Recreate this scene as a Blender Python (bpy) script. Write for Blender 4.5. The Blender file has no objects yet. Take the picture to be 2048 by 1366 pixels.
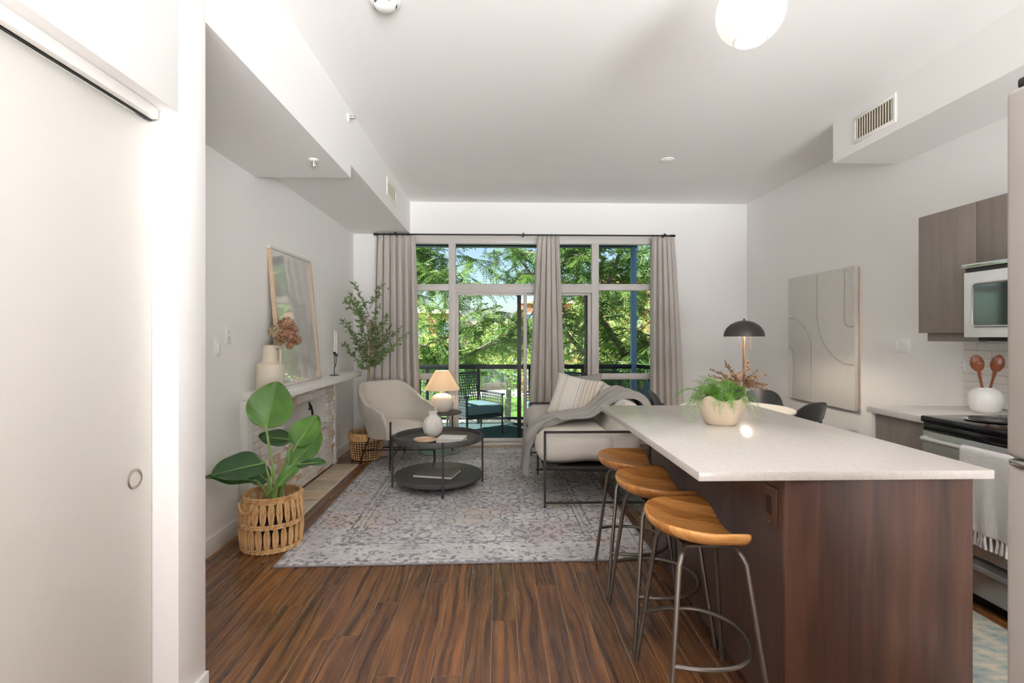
import bpy, bmesh, math, random
import numpy as np
from mathutils import Vector, Matrix, noise

R = math.radians
PI = math.pi
scene = bpy.context.scene
COL = scene.collection
rng = random.Random(7)

# ------------------------------------------------------------------ camera
F_PX, U0, V0, CAM_Z, YAW = 1013.0, 1024.0, 672.0, 1.37, R(1.58)
cam_data = bpy.data.cameras.new('camera')
cam_data.sensor_width = 36.0
cam_data.lens = 36.0 * F_PX / 2048.0
cam_data.shift_y = -11.0 / 2048.0
cam_data.clip_start = 0.05
cam_data.clip_end = 500
cam = bpy.data.objects.new('camera', cam_data)
cam.location = (0, 0, CAM_Z)
cam.rotation_euler = (R(90), 0, -YAW)
COL.objects.link(cam)
scene.camera = cam

# ------------------------------------------------------------------ world, sun, soft light, exposure
scene.view_settings.view_transform = 'Standard'
scene.view_settings.look = 'None'
scene.view_settings.exposure = 0.08
scene.view_settings.gamma = 1.0
scene.view_settings.use_curve_mapping = False
scene.cycles.use_denoising = True
scene.cycles.max_bounces = 8
scene.cycles.diffuse_bounces = 6
scene.cycles.use_adaptive_sampling = True
scene.cycles.adaptive_threshold = 0.05
scene.cycles.glossy_bounces = 4
scene.cycles.transparent_max_bounces = 24
scene.cycles.transmission_bounces = 6
scene.cycles.sample_clamp_indirect = 6.0
scene.cycles.caustics_reflective = False
scene.cycles.caustics_refractive = False

world = bpy.data.worlds.new('sky')
scene.world = world
world.use_nodes = True
wn = world.node_tree
wn.nodes.clear()
sky = wn.nodes.new('ShaderNodeTexSky')
sky.sky_type = 'NISHITA'
sky.sun_disc = False
sky.sun_elevation = R(52)
sky.sun_rotation = R(200)
sky.air_density = 1.0
sky.dust_density = 1.5
sky.ozone_density = 1.6
bg = wn.nodes.new('ShaderNodeBackground')
bg.inputs['Strength'].default_value = 0.19
wo = wn.nodes.new('ShaderNodeOutputWorld')
wn.links.new(sky.outputs[0], bg.inputs['Color'])
wn.links.new(bg.outputs[0], wo.inputs['Surface'])


def lamp(name, kind, loc, rot, energy, color=(1, 1, 1), **kw):
    d = bpy.data.lights.new(name, kind)
    d.energy = energy
    d.color = color
    for k, v in kw.items():
        setattr(d, k, v)
    o = bpy.data.objects.new(name, d)
    o.location = loc
    o.rotation_euler = rot
    COL.objects.link(o)
    return o


# the sun stands to the left of the building and slightly behind it; it lights the trees and skims the balcony, not the room
lamp('sun', 'SUN', (-10, 0, 20), (R(50), 0, R(-62)), 16.0, (1.0, 0.95, 0.86), angle=R(0.6))
# added fill lamps, unseen far behind the camera, that brighten the whole room
lamp('rear_fill', 'AREA', (1.0, -8.7, 0.95), (R(90), 0, 0), 130, (0.95, 0.972, 1.0), shape='RECTANGLE', size=3.8, size_y=1.7)
for hx_, hy_, hr_, he_ in ((0.1, -4.4, 2, 140), (1.5, -6.2, 4, 170), (2.35, -4.0, 20, 275)):
    lamp('hall_fill', 'AREA', (hx_, hy_, 1.25), (R(133), 0, R(hr_)), he_, (0.95, 0.972, 1.0), shape='RECTANGLE', size=1.6, size_y=3.0, spread=R(92))  # unseen lamps added to bounce soft light off the ceiling


def at(u, v, y):
    """the point of the room seen at photo pixel (u, v) that lies at depth y"""
    d = Vector((math.sin(YAW) * F_PX + math.cos(YAW) * (u - U0), math.cos(YAW) * F_PX - math.sin(YAW) * (u - U0), V0 - v))
    t = y / d.y
    return Vector((d.x * t, y, CAM_Z + d.z * t))


# ------------------------------------------------------------------ node helper
def lin(c):
    if isinstance(c, str):
        c = tuple(int(c[i:i + 2], 16) for i in (0, 2, 4))
    return tuple(((x / 255) / 12.92 if x / 255 <= 0.04045 else ((x / 255 + 0.055) / 1.055) ** 2.4) for x in c[:3]) + (1.0,)


class NT:
    def __init__(self, name):
        self.m = bpy.data.materials.new(name)
        self.m.use_nodes = True
        self.t = self.m.node_tree
        self.p = self.t.nodes['Principled BSDF']
        self.out = self.t.nodes['Material Output']
        self._tc = None

    def n(self, kind, **inp):
        nd = self.t.nodes.new('ShaderNode' + kind)
        for k, v in inp.items():
            self.put(nd, k, v)
        return nd

    def put(self, nd, k, v):
        s = nd.inputs[k]
        if hasattr(v, 'is_output'):
            self.t.links.new(v, s)
        else:
            s.default_value = v

    def tc(self, which='Object'):
        if self._tc is None:
            self._tc = self.t.nodes.new('ShaderNodeTexCoord')
        return self._tc.outputs[which]

    def map(self, vec=None, scale=(1, 1, 1), loc=(0, 0, 0), rot=(0, 0, 0)):
        nd = self.n('Mapping', Scale=scale, Location=loc, Rotation=rot)
        self.put(nd, 'Vector', vec if vec is not None else self.tc())
        return nd.outputs[0]

    def noise(self, scale=5, detail=2, rough=0.5, dist=0.0, vec=None):
        nd = self.n('TexNoise', Scale=scale, Detail=detail, Roughness=rough, Distortion=dist)
        self.put(nd, 'Vector', vec if vec is not None else self.tc())
        return nd.outputs[0]

    def voronoi(self, scale=5, feature='F1', vec=None, rand=1.0):
        nd = self.n('TexVoronoi', Scale=scale, Randomness=rand)
        nd.feature = feature
        self.put(nd, 'Vector', vec if vec is not None else self.tc())
        return nd.outputs['Distance']

    def wave(self, scale=5, dist=0, detail=2, vec=None, dscale=1.0, direction='X'):
        nd = self.n('TexWave', Scale=scale, Distortion=dist, Detail=detail)
        nd.inputs['Detail Scale'].default_value = dscale
        nd.bands_direction = direction
        self.put(nd, 'Vector', vec if vec is not None else self.tc())
        return nd.outputs['Fac']

    def math(self, op, a, b=0.0, c=0.0):
        nd = self.t.nodes.new('ShaderNodeMath')
        nd.operation = op
        for i, v in enumerate((a, b, c)):
            if hasattr(v, 'is_output'):
                self.t.links.new(v, nd.inputs[i])
            else:
                nd.inputs[i].default_value = v
        return nd.outputs[0]

    def ramp(self, fac, stops, interp='LINEAR'):
        nd = self.t.nodes.new('ShaderNodeValToRGB')
        nd.color_ramp.interpolation = interp
        e = nd.color_ramp.elements
        while len(e) > 1:
            e.remove(e[-1])
        for i, (pos, c) in enumerate(stops):
            el = e[0] if i == 0 else e.new(pos)
            el.position = pos
            el.color = c if len(c) == 4 else lin(c)
        self.t.links.new(fac, nd.inputs[0])
        return nd.outputs[0]

    def mix(self, fac, a, b, blend='MIX'):
        nd = self.t.nodes.new('ShaderNodeMix')
        nd.data_type = 'RGBA'
        nd.blend_type = blend
        for idx, v in ((0, fac), (6, a), (7, b)):
            if hasattr(v, 'is_output'):
                self.t.links.new(v, nd.inputs[idx])
            else:
                nd.inputs[idx].default_value = v
        return nd.outputs[2]

    def sep(self, vec):
        nd = self.n('SeparateXYZ', Vector=vec)
        return nd.outputs

    def bump(self, height, strength=0.3, dist=0.01):
        nd = self.n('Bump', Strength=strength, Distance=dist)
        self.t.links.new(height, nd.inputs['Height'])
        self.t.links.new(nd.outputs[0], self.p.inputs['Normal'])

    def set(self, **kw):
        for k, v in kw.items():
            self.put(self.p, k.replace('_', ' '), v)
        return self


def pm(name, col, rough=0.5, metal=0.0, var=None, bump=None, coat=0.0, spec=0.5, emit=None):
    """plain principled material; var=(scale, amount) mottles the colour, bump=(scale, strength, distance)"""
    t = NT(name)
    c = lin(col)
    if var:
        f = t.noise(var[0], 4, 0.6)
        dark = tuple(x * (1 - var[1]) for x in c[:3]) + (1,)
        light = tuple(min(1, x * (1 + var[1])) for x in c[:3]) + (1,)
        t.set(Base_Color=t.ramp(f, [(0.3, dark), (0.7, light)]))
    else:
        t.set(Base_Color=c)
    t.set(Roughness=rough, Metallic=metal)
    t.put(t.p, 'Specular IOR Level', spec)
    if coat:
        t.put(t.p, 'Coat Weight', coat)
        t.put(t.p, 'Coat Roughness', 0.08)
    if bump:
        t.bump(t.noise(bump[0], 4, 0.6), bump[1], bump[2] if len(bump) > 2 else 0.005)
    if emit:
        t.put(t.p, 'Emission Color', lin(emit[0]))
        t.put(t.p, 'Emission Strength', emit[1])
    return t.m


# ------------------------------------------------------------------ mesh helper
class MB:
    def __init__(self):
        self.v, self.f, self.uv = [], [], None

    def add(self, verts, faces):
        k = len(self.v)
        self.v.extend([tuple(p) for p in verts])
        self.f.extend([tuple(i + k for i in f) for f in faces])
        return self

    def box(self, x0, x1, y0, y1, z0, z1):
        return self.add([(x0, y0, z0), (x1, y0, z0), (x1, y1, z0), (x0, y1, z0), (x0, y0, z1), (x1, y0, z1), (x1, y1, z1), (x0, y1, z1)],
                        [(0, 3, 2, 1), (4, 5, 6, 7), (0, 1, 5, 4), (1, 2, 6, 5), (2, 3, 7, 6), (3, 0, 4, 7)])

    def bar(self, a, b, w, h, up=(0, 0, 1)):
        """rectangular bar from a to b, w wide and h high"""
        a, b = Vector(a), Vector(b)
        d = (b - a).normalized()
        up = Vector(up)
        if abs(d.dot(up)) > 0.99:
            up = Vector((1, 0, 0))
        s = d.cross(up).normalized() * (w / 2)
        t = s.cross(d).normalized() * (h / 2)
        vs = [p + i * s + j * t for p in (a, b) for i, j in ((-1, -1), (1, -1), (1, 1), (-1, 1))]
        return self.add(vs, [(0, 1, 2, 3), (7, 6, 5, 4), (0, 4, 5, 1), (1, 5, 6, 2), (2, 6, 7, 3), (3, 7, 4, 0)])

    def tube(self, pts, r, n=8, closed=False):
        pts = [Vector(p) for p in pts]
        m = len(pts)
        rs = r if isinstance(r, (list, tuple)) else [r] * m
        base = len(self.v)
        prev = None
        for i, p in enumerate(pts):
            if closed:
                d = (pts[(i + 1) % m] - pts[i - 1]).normalized()
            else:
                d = (pts[min(i + 1, m - 1)] - pts[max(i - 1, 0)]).normalized()
            if prev is None:
                a = Vector((0, 0, 1)) if abs(d.z) < 0.9 else Vector((1, 0, 0))
                s = d.cross(a).normalized()
            else:
                s = (prev - d * prev.dot(d)).normalized()
            prev = s
            t = d.cross(s)
            for k in range(n):
                q = 2 * PI * k / n
                self.v.append(tuple(p + (s * math.cos(q) + t * math.sin(q)) * rs[i]))
        for i in range(m if closed else m - 1):
            for k in range(n):
                a, b = base + i * n, base + ((i + 1) % m) * n
                self.f.append((a + k, a + (k + 1) % n, b + (k + 1) % n, b + k))
        if not closed:
            self.f.append(tuple(base + k for k in range(n))[::-1])
            self.f.append(tuple(base + (m - 1) * n + k for k in range(n)))
        return self

    def lathe(self, prof, n=32, c=(0, 0, 0), sx=1.0, sy=1.0, fn=None):
        base = len(self.v)
        for (r, z) in prof:
            for k in range(n):
                a = 2 * PI * k / n
                rr = r * (fn(a, z) if fn else 1.0)
                self.v.append((c[0] + rr * math.cos(a) * sx, c[1] + rr * math.sin(a) * sy, c[2] + z))
        m = len(prof)
        for i in range(m - 1):
            for k in range(n):
                a, b = base + i * n, base + (i + 1) * n
                self.f.append((a + k, a + (k + 1) % n, b + (k + 1) % n, b + k))
        if prof[0][0] > 1e-6:
            self.f.append(tuple(base + k for k in range(n))[::-1])
        if prof[-1][0] > 1e-6:
            self.f.append(tuple(base + (m - 1) * n + k for k in range(n)))
        return self

    def prism(self, outline, z0, z1):
        n = len(outline)
        self.add([(x, y, z0) for x, y in outline] + [(x, y, z1) for x, y in outline],
                 [tuple(range(n))[::-1], tuple(range(n, 2 * n))] + [(i, (i + 1) % n, n + (i + 1) % n, n + i) for i in range(n)])
        return self

    def grid(self, nu, nv, fn, cu=False, cv=False):
        base = len(self.v)
        for i in range(nu):
            for j in range(nv):
                self.v.append(tuple(fn(i / (nu if cu else nu - 1), j / (nv if cv else nv - 1))))
        for i in range(nu if cu else nu - 1):
            for j in range(nv if cv else nv - 1):
                i2, j2 = (i + 1) % nu, (j + 1) % nv
                self.f.append((base + i * nv + j, base + i2 * nv + j, base + i2 * nv + j2, base + i * nv + j2))
        return self

    def sheet(self, nu, nv, fn, th):
        """a grid surface with real thickness th"""
        P = [[Vector(fn(i / (nu - 1), j / (nv - 1))) for j in range(nv)] for i in range(nu)]
        base = len(self.v)
        top, bot = [], []
        for i in range(nu):
            for j in range(nv):
                a = P[min(i + 1, nu - 1)][j] - P[max(i - 1, 0)][j]
                b = P[i][min(j + 1, nv - 1)] - P[i][max(j - 1, 0)]
                nrm = a.cross(b)
                nrm = nrm.normalized() if nrm.length > 1e-9 else Vector((0, 0, 1))
                top.append(P[i][j] + nrm * th / 2)
                bot.append(P[i][j] - nrm * th / 2)
        N = nu * nv
        fs = []
        for i in range(nu - 1):
            for j in range(nv - 1):
                a, b, c, d = i * nv + j, (i + 1) * nv + j, (i + 1) * nv + j + 1, i * nv + j + 1
                fs.append((a, b, c, d))
                fs.append((N + d, N + c, N + b, N + a))
        ring = [i * nv for i in range(nu)] + [(nu - 1) * nv + j for j in range(1, nv)] + [i * nv + nv - 1 for i in range(nu - 2, -1, -1)] + [j for j in range(nv - 2, 0, -1)]
        for k in range(len(ring)):
            a, b = ring[k], ring[(k + 1) % len(ring)]
            fs.append((b, a, N + a, N + b))
        return self.add(top + bot, fs)

    def xf(self, M):
        self.v = [tuple(M @ Vector(p)) for p in self.v]
        return self

    def mesh(self, name, bevel=0.0, segs=2, smooth=35, fix=True):
        me = bpy.data.meshes.new(name)
        me.from_pydata(self.v, [], self.f)
        if fix or bevel:
            bm = bmesh.new()
            bm.from_mesh(me)
            if fix:
                bmesh.ops.recalc_face_normals(bm, faces=bm.faces)
            if bevel:
                es = [e for e in bm.edges if len(e.link_faces) == 2 and e.calc_face_angle(0) > R(30)]
                bmesh.ops.bevel(bm, geom=es, offset=bevel, segments=segs, profile=0.5, affect='EDGES', clamp_overlap=True)
            bm.to_mesh(me)
            bm.free()
        if smooth:
            me.shade_smooth()
            if smooth < 180:
                me.set_sharp_from_angle(angle=R(smooth))
        me.update()
        return me


def wm(o):
    m = o.matrix_basis.copy()
    return wm(o.parent) @ o.matrix_parent_inverse @ m if o.parent else m


def obj(name, mb, mat, parent=None, bevel=0.0, segs=2, smooth=35, world=True, loc=None, rot=None, fix=True, kind=None, label=None):
    me = mb.mesh(name, bevel, segs, smooth, fix) if isinstance(mb, MB) else mb
    if mat is not None and not me.materials:
        me.materials.append(mat)
    o = bpy.data.objects.new(name, me)
    COL.objects.link(o)
    if loc is not None:
        o.location = loc
    if rot is not None:
        o.rotation_euler = rot
    if parent is not None:
        o.parent = parent
        if world:
            o.matrix_parent_inverse = wm(parent).inverted()
    if kind:
        o['kind'] = kind
    if label:
        o['label'] = label
    return o


def tag(o, label, cat, group=None):
    o['label'] = label
    o['category'] = cat
    if group:
        o['group'] = group
    return o


def thing(name, label, cat, loc=(0, 0, 0), rotz=0.0, group=None):
    o = bpy.data.objects.new(name, None)
    COL.objects.link(o)
    o.location = loc
    o.rotation_euler = (0, 0, rotz)
    o.empty_display_size = 0.1
    return tag(o, label, cat, group)


def struct(name, mb=None, mat=None, label=None, bevel=0.0, loc=None, **kw):
    if mb is None:
        o = bpy.data.objects.new(name, None)
        COL.objects.link(o)
        if loc is not None:
            o.location = loc
    else:
        o = obj(name, mb, mat, bevel=bevel, loc=loc, **kw)
    o['kind'] = 'structure'
    if label:
        o['label'] = label
    return o


def dup(root, loc, rotz, label):
    r = root.copy()
    COL.objects.link(r)
    r.location = loc
    r.rotation_euler = (0, 0, rotz)
    r['label'] = label
    for ch in list(root.children):
        c = ch.copy()
        COL.objects.link(c)
        c.parent = r
        for g in list(ch.children):
            d = g.copy()
            COL.objects.link(d)
            d.parent = c
    return r


def arc_pts(c, r, a0, a1, n, z=0.0, sy=1.0):
    return [(c[0] + r * math.cos(R(a0 + (a1 - a0) * i / (n - 1))), c[1] + sy * r * math.sin(R(a0 + (a1 - a0) * i / (n - 1))), z) for i in range(n)]


def smooth_path(pts, k=6):
    """Catmull-Rom through the points"""
    P = [Vector(p) for p in pts]
    P = [2 * P[0] - P[1]] + P + [2 * P[-1] - P[-2]]
    out = []
    for i in range(1, len(P) - 2):
        for s in range(k):
            t = s / k
            a, b, c, d = P[i - 1], P[i], P[i + 1], P[i + 2]
            out.append(0.5 * ((2 * b) + (c - a) * t + (2 * a - 5 * b + 4 * c - d) * t * t + (3 * b - a - 3 * c + d) * t ** 3))
    out.append(P[-2])
    return out


def cushion(hx, hy, hz, n=14, round_=0.55, wob=0.012, seed=0, puff=0.10):
    """soft box of half sizes hx, hy, hz: rounded edges, bulging faces and a little unevenness"""
    mb = MB()
    bm = bmesh.new()
    bmesh.ops.create_cube(bm, size=2)
    bmesh.ops.subdivide_edges(bm, edges=bm.edges[:], cuts=n, use_grid_fill=True)
    for v in bm.verts:
        p = v.co.copy()
        rad = min(hx, hy, hz) * round_
        h = Vector((hx, hy, hz))
        q = Vector((p.x * hx, p.y * hy, p.z * hz))
        core = Vector([max(-(h[i] - rad), min(h[i] - rad, q[i])) for i in range(3)])
        d = q - core
        if d.length > 1e-9:
            q = core + d.normalized() * min(rad, max(d.length, rad if max(abs(p.x), abs(p.y), abs(p.z)) > 0.999 else d.length))
        bz = puff * hz * (1 - p.x ** 2) * (1 - p.y ** 2)
        q.z += bz * (1 if p.z > 0 else -1) * abs(p.z)
        q.x += 0.25 * puff * hz * (1 - p.y ** 2) * (1 - p.z ** 2) * p.x
        q.y += 0.25 * puff * hz * (1 - p.x ** 2) * (1 - p.z ** 2) * p.y
        w = noise.noise_vector(Vector((q.x * 4 + seed * 7.3, q.y * 4, q.z * 4)))
        v.co = q + w * wob
    me = bpy.data.meshes.new('cushion')
    bm.to_mesh(me)
    bm.free()
    me.shade_smooth()
    return me


def pillow(w, h, t, n=17, seed=0):
    """throw pillow standing in its local xz plane, pinched corners"""
    mb = MB()

    def side(sg):
        def fn(a, b):
            x, z = 2 * a - 1, 2 * b - 1
            th = t * max(0.0, (1 - x ** 4)) ** 0.55 * max(0.0, (1 - z ** 4)) ** 0.55
            k = 1 - 0.10 * (1 - abs(x) ** 2) * abs(z) ** 3
            k2 = 1 - 0.10 * (1 - abs(z) ** 2) * abs(x) ** 3
            wv = 0.010 * noise.noise(Vector((x * 2.2 + seed, z * 2.2, sg))) * th / t
            return (x * w * k2, sg * (th * 0.5 + wv), z * h * k)
        return fn
    mb.grid(n, n, side(1))
    mb.grid(n, n, side(-1))
    bm = bmesh.new()
    me = mb.mesh('pillow', fix=False, smooth=0)
    bm.from_mesh(me)
    bmesh.ops.remove_doubles(bm, verts=bm.verts, dist=1e-5)
    bmesh.ops.recalc_face_normals(bm, faces=bm.faces)
    bm.to_mesh(me)
    bm.free()
    me.shade_smooth()
    return me

# ------------------------------------------------------------------ materials
M = {}
M['wall'] = pm('wall_paint', (243, 242, 240), 0.75, bump=(180, 0.04, 0.002))
M['ceil'] = pm('ceiling_paint', (244, 243, 241), 0.8)
M['trim'] = pm('trim_white', (240, 238, 234), 0.4)
M['alu'] = pm('window_aluminium', (205, 200, 196), 0.4, 0.0)
M['black'] = pm('black_metal', (38, 37, 37), 0.45, 0.3)
M['dark_frame'] = pm('dark_bronze', (52, 44, 40), 0.5, 0.2)
M['steel'] = pm('brushed_steel', (190, 190, 188), 0.32, 0.9, bump=(60, 0.03))
M['chrome'] = pm('chrome', (215, 215, 215), 0.12, 1.0)
M['plastic'] = pm('white_plastic', (247, 246, 244), 0.35)
M['slot'] = pm('dark_slot', (48, 46, 44), 0.6)


def glass_mat(name, tint=(1, 1, 1, 1), ior=1.45, gloss=1.0):
    t = NT(name)
    t.t.nodes.remove(t.p)
    tr = t.n('BsdfTransparent', Color=tint)
    gl = t.n('BsdfGlossy', Roughness=0.02)
    fr = t.n('Fresnel', IOR=ior)
    mx = t.t.nodes.new('ShaderNodeMixShader')
    t.t.links.new(t.math('MULTIPLY', fr.outputs[0], gloss), mx.inputs[0])
    t.t.links.new(tr.outputs[0], mx.inputs[1])
    t.t.links.new(gl.outputs[0], mx.inputs[2])
    t.t.links.new(mx.outputs[0], t.out.inputs['Surface'])
    return t.m


M['glass'] = glass_mat('clear_glass', (0.97, 0.985, 0.98, 1), 1.45, 0.03)
M['rail_glass'] = glass_mat('railing_glass', (0.78, 0.90, 0.90, 1), 1.5, 0.8)


def wood_floor():
    t = NT('walnut_laminate')
    oi = t.n('ObjectInfo')
    rnd = oi.outputs['Random']
    cm = t.n('CombineXYZ')
    t.put(cm, 'X', t.math('MULTIPLY', rnd, 37.0))
    t.put(cm, 'Y', t.math('MULTIPLY', rnd, 91.0))
    add = t.n('VectorMath')
    add.operation = 'ADD'
    t.put(add, 0, t.tc('Object'))
    t.put(add, 1, cm.outputs[0])
    v = add.outputs[0]
    warp = t.noise(1.0, 2, 0.5, vec=t.map(v, (4, 0.8, 1)))
    xyz = t.sep(v)
    xx = t.math('ADD', xyz[0], t.math('MULTIPLY', warp, 0.16))
    cv = t.n('CombineXYZ')
    t.put(cv, 'X', xx)
    t.put(cv, 'Y', xyz[1])
    streak = t.noise(1.0, 3, 0.55, 0.3, t.map(cv.outputs[0], (44, 1.0, 1)))
    broad = t.noise(1.0, 2, 0.5, 0.2, t.map(cv.outputs[0], (18, 0.8, 1)))
    fine = t.noise(1.0, 3, 0.6, 0, t.map(v, (260, 6, 1)))
    f = t.math('ADD', t.math('MULTIPLY', streak, 0.62), t.math('MULTIPLY', broad, 0.38))
    col = t.ramp(f, [(0.33, (60, 40, 30)), (0.43, (88, 57, 38)), (0.51, (116, 77, 47)), (0.60, (144, 97, 56)), (0.72, (166, 113, 64))])
    tone = t.ramp(rnd, [(0.0, (0.80, 0.78, 0.76, 1)), (0.5, (0.95, 0.93, 0.92, 1)), (1.0, (1.0, 0.88, 0.8, 1))])
    col = t.mix(1.0, col, tone, 'MULTIPLY')
    col = t.mix(t.math('MULTIPLY', fine, 0.25), col, lin((60, 40, 30)))
    t.set(Base_Color=col, Roughness=t.math('ADD', 0.20, t.math('MULTIPLY', fine, 0.12)))
    t.put(t.p, 'Specular IOR Level', 0.7)
    t.bump(f, 0.05, 0.002)
    return t.m


M['floor'] = wood_floor()
M['joint'] = pm('floor_joint', (178, 150, 124), 0.6)  # pale tan stands in for light caught on the plank bevels

# ------------------------------------------------------------------ room shell
XL, XR, YB, ZC = -1.80, 3.17, 6.37, 3.05          # living room: left wall, right wall, window wall, ceiling
XH, YH = -1.098, 1.934                            # hall wall face and its corner
YR = -9.0

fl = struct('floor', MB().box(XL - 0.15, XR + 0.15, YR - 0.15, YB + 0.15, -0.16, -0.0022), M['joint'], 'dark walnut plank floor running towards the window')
PW, PL = 0.118, 1.21
RUG = (-1.36, 0.955, 3.03, 6.20)
full_plank = MB().box(-PW / 2 + 0.0013, PW / 2 - 0.0013, -PL / 2 + 0.0008, PL / 2 - 0.0008, -0.0021, 0.0).mesh('plank', 0.0006, 1)
full_plank.materials.append(M['floor'])
prng = random.Random(3)
x = XL + PW / 2
while x < XR + PW / 2 - 0.02:
    y = 0.2 - prng.random() * PL
    while y < YB:
        y0, y1 = max(y, -0.4), min(y + PL, YB)
        hidden = (x - PW / 2 > RUG[0] + 0.02 and x + PW / 2 < RUG[1] - 0.02 and y0 > RUG[2] + 0.02) or \
                 (x - PW / 2 > 1.02 and x + PW / 2 < 1.62 and y0 > 1.74 and y1 < 3.3) or (x < XH - 0.1 and y1 < YH - 0.1) or x - PW / 2 > 2.48 and y1 < 3.2
        if y1 - y0 > 0.05 and not hidden:
            w1 = min(x + PW / 2, XR) - (x - PW / 2)
            if y1 - y0 > PL - 1e-4 and w1 > PW - 1e-4:
                obj('plank', full_plank, None, fl, loc=(x, (y0 + y1) / 2, 0))
            else:
                h = (y1 - y0) / 2
                obj('plank', MB().box(-PW / 2 + 0.0013, -PW / 2 + w1 - 0.0013, -h + 0.0008, h - 0.0008, -0.0021, 0.0), M['floor'], fl, bevel=0.0006, segs=1, loc=(x, (y0 + y1) / 2, 0))
        y += PL
    x += PW
obj('rear_planks', MB().box(XH, XR, YR, -0.401, -0.0021, 0.0), M['floor'], fl)

struct('ceiling', MB().box(XL - 0.15, XR + 0.15, YR - 0.15, YB + 0.15, ZC, ZC + 0.12), M['ceil'], 'flat white painted ceiling')
wl = MB()
for (a, b, c, d) in ((YH, 4.20, 0, ZC), (5.25, YB, 0, ZC), (4.20, 5.25, 0, 0.457), (4.20, 5.25, 0.775, ZC)):
    wl.box(XL - 0.25, XL, a, b, c, d)
struct('wall_left', wl, M['wall'], 'white wall with the fireplace')
struct('wall_right', MB().box(XR, XR + 0.14, YR, YB, 0, ZC), M['wall'], 'white kitchen and dining wall')
struct('wall_rear', MB().box(XL - 0.14, XR + 0.14, YR - 0.14, YR, 0, ZC), M['wall'], 'white wall behind the camera')

# window wall: opening for window and sliding door
OL, OR, OT = at(816, 480, YB).x, at(1318, 480, YB).x, at(900, 473, YB).z
wb = MB()
wb.box(XL - 0.14, OL, YB, YB + 0.16, 0, ZC)
wb.box(OR, XR + 0.14, YB, YB + 0.16, 0, ZC)
wb.box(OL, OR, YB, YB + 0.16, OT, ZC)
wb.box(OL, OR, YB, YB + 0.16, -0.16, 0.0)
struct('wall_back', wb, M['wall'], 'white wall around the tall window')

# hall wall in the foreground with the sliding door opening
DY0, DY1, DZ = 0.72, 1.772, 2.139
wh = MB()
wh.box(XH - 0.20, XH, DY1, YH, 0, ZC)
wh.box(XH - 0.20, XH, YR, DY0, 0, ZC)
wh.box(XH - 0.20, XH, DY0, DY1, DZ, ZC)
wh.box(XL - 0.14, XH - 0.20, YH - 0.12, YH, 0, ZC)
struct('wall_hall', wh, M['wall'], 'white hall wall with the door opening, close to the camera', bevel=0.002)

# ceiling drops
so = MB().box(XL, XH, YH, 3.81, 2.55, ZC)
struct('ceiling_drop_1', so, M['wall'], 'deep white ceiling drop along the left wall')
so = MB().box(XL, XH, 3.81, YB, 2.645, ZC)
struct('ceiling_drop_2', so, M['wall'], 'shallower white ceiling drop reaching the window wall')
XD = 2.646
struct('ceiling_drop_3', MB().box(XD, XR, YR, 3.93, 2.735, ZC), M['wall'], 'white ceiling drop over the kitchen with a vent')

# baseboards
def base(name, a, b, nx, ny):
    """board along a-b, facing nx, ny"""
    (x0, y0), (x1, y1) = a, b
    mb = MB()
    mb.box(min(x0, x1, x0 + nx * 0.014), max(x0, x1, x0 + nx * 0.014), min(y0, y1, y0 + ny * 0.014), max(y0, y1, y0 + ny * 0.014), 0, 0.115)
    struct(name, mb, M['trim'], None, bevel=0.004)


base('baseboard_left', (XL, YH), (XL, 3.64), 1, 0)
base('baseboard_left_far', (XL, 5.56), (XL, YB), 1, 0)
base('baseboard_back', (XL + 0.015, YB), (OL, YB), 0, -1)
base('baseboard_back_right', (OR, YB), (XR, YB), 0, -1)
base('baseboard_right', (XR, 3.28), (XR, YB - 0.015), -1, 0)
base('baseboard_hall', (XH, DY1), (XH, YH), 1, 0)

# ------------------------------------------------------------------ sliding hall door
d2 = struct('door_2', loc=(XH - 0.1, 1.25, 0), label='plain white sliding door with a round recessed pull')
XD2 = -1.185
obj('door_leaf', MB().box(XD2 - 0.035, XD2, DY0 - 0.05, DY1 - 0.004, 0.012, 2.098), pm('door_paint', (220, 217, 210), 0.45), d2, bevel=0.003)
obj('track_fascia', MB().box(XD2 + 0.016, XD2 + 0.040, DY0, DY1 - 0.03, 2.100, DZ - 0.001), M['trim'], d2, bevel=0.003)
tr = obj('track', MB().box(XD2 - 0.03, XD2 + 0.014, DY0, DY1 - 0.002, 2.112, DZ - 0.001), pm('track_metal', (120, 122, 122), 0.35, 0.8), d2)
obj('track_lip', MB().box(XD2 + 0.001, XD2 + 0.012, DY0, DY1 - 0.02, 2.100, 2.110), M['black'], tr)
pull_c = Vector((XD2, 1.686, 0.904))
mb = MB().lathe([(0.0, -0.004), (0.024, -0.004), (0.026, 0.003), (0.030, 0.004), (0.033, 0.002), (0.034, -0.003)], 32)
mb.xf(Matrix.Translation(pull_c) @ Matrix.Rotation(R(90), 4, 'Y'))
obj('door_pull', mb, pm('satin_nickel', (170, 158, 145), 0.3, 0.9), d2, label='round satin metal flush pull')
# tan strip painted as the shadow where the leaf slides into the wall
obj('jamb_shadow_strip', MB().box(XD2 - 0.05, XD2 - 0.036, DY1 - 0.01, DY1 + 0.0, 0, 2.1), pm('jamb_shadow_tone', (205, 190, 172), 0.6), d2)

# ------------------------------------------------------------------ window and sliding door in the window wall
def pxbox(u0, u1, v0, v1, y0, y1, yp=YB):
    a, b = at(u0, v1, yp), at(u1, v0, yp)
    return MB().box(a.x, b.x, y0, y1, a.z, b.z)


w1 = struct('window_1', loc=(0.45, YB, 0), label='tall aluminium window wall with transom lights')
Y0, Y1 = YB + 0.005, YB + 0.09


def member(name, u0, u1, v0, v1, y0=Y0, y1=Y1, par=None, m='alu', bev=0.004):
    return obj(name, pxbox(u0, u1, v0, v1, y0, y1), M[m], par or w1, bevel=bev)


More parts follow.
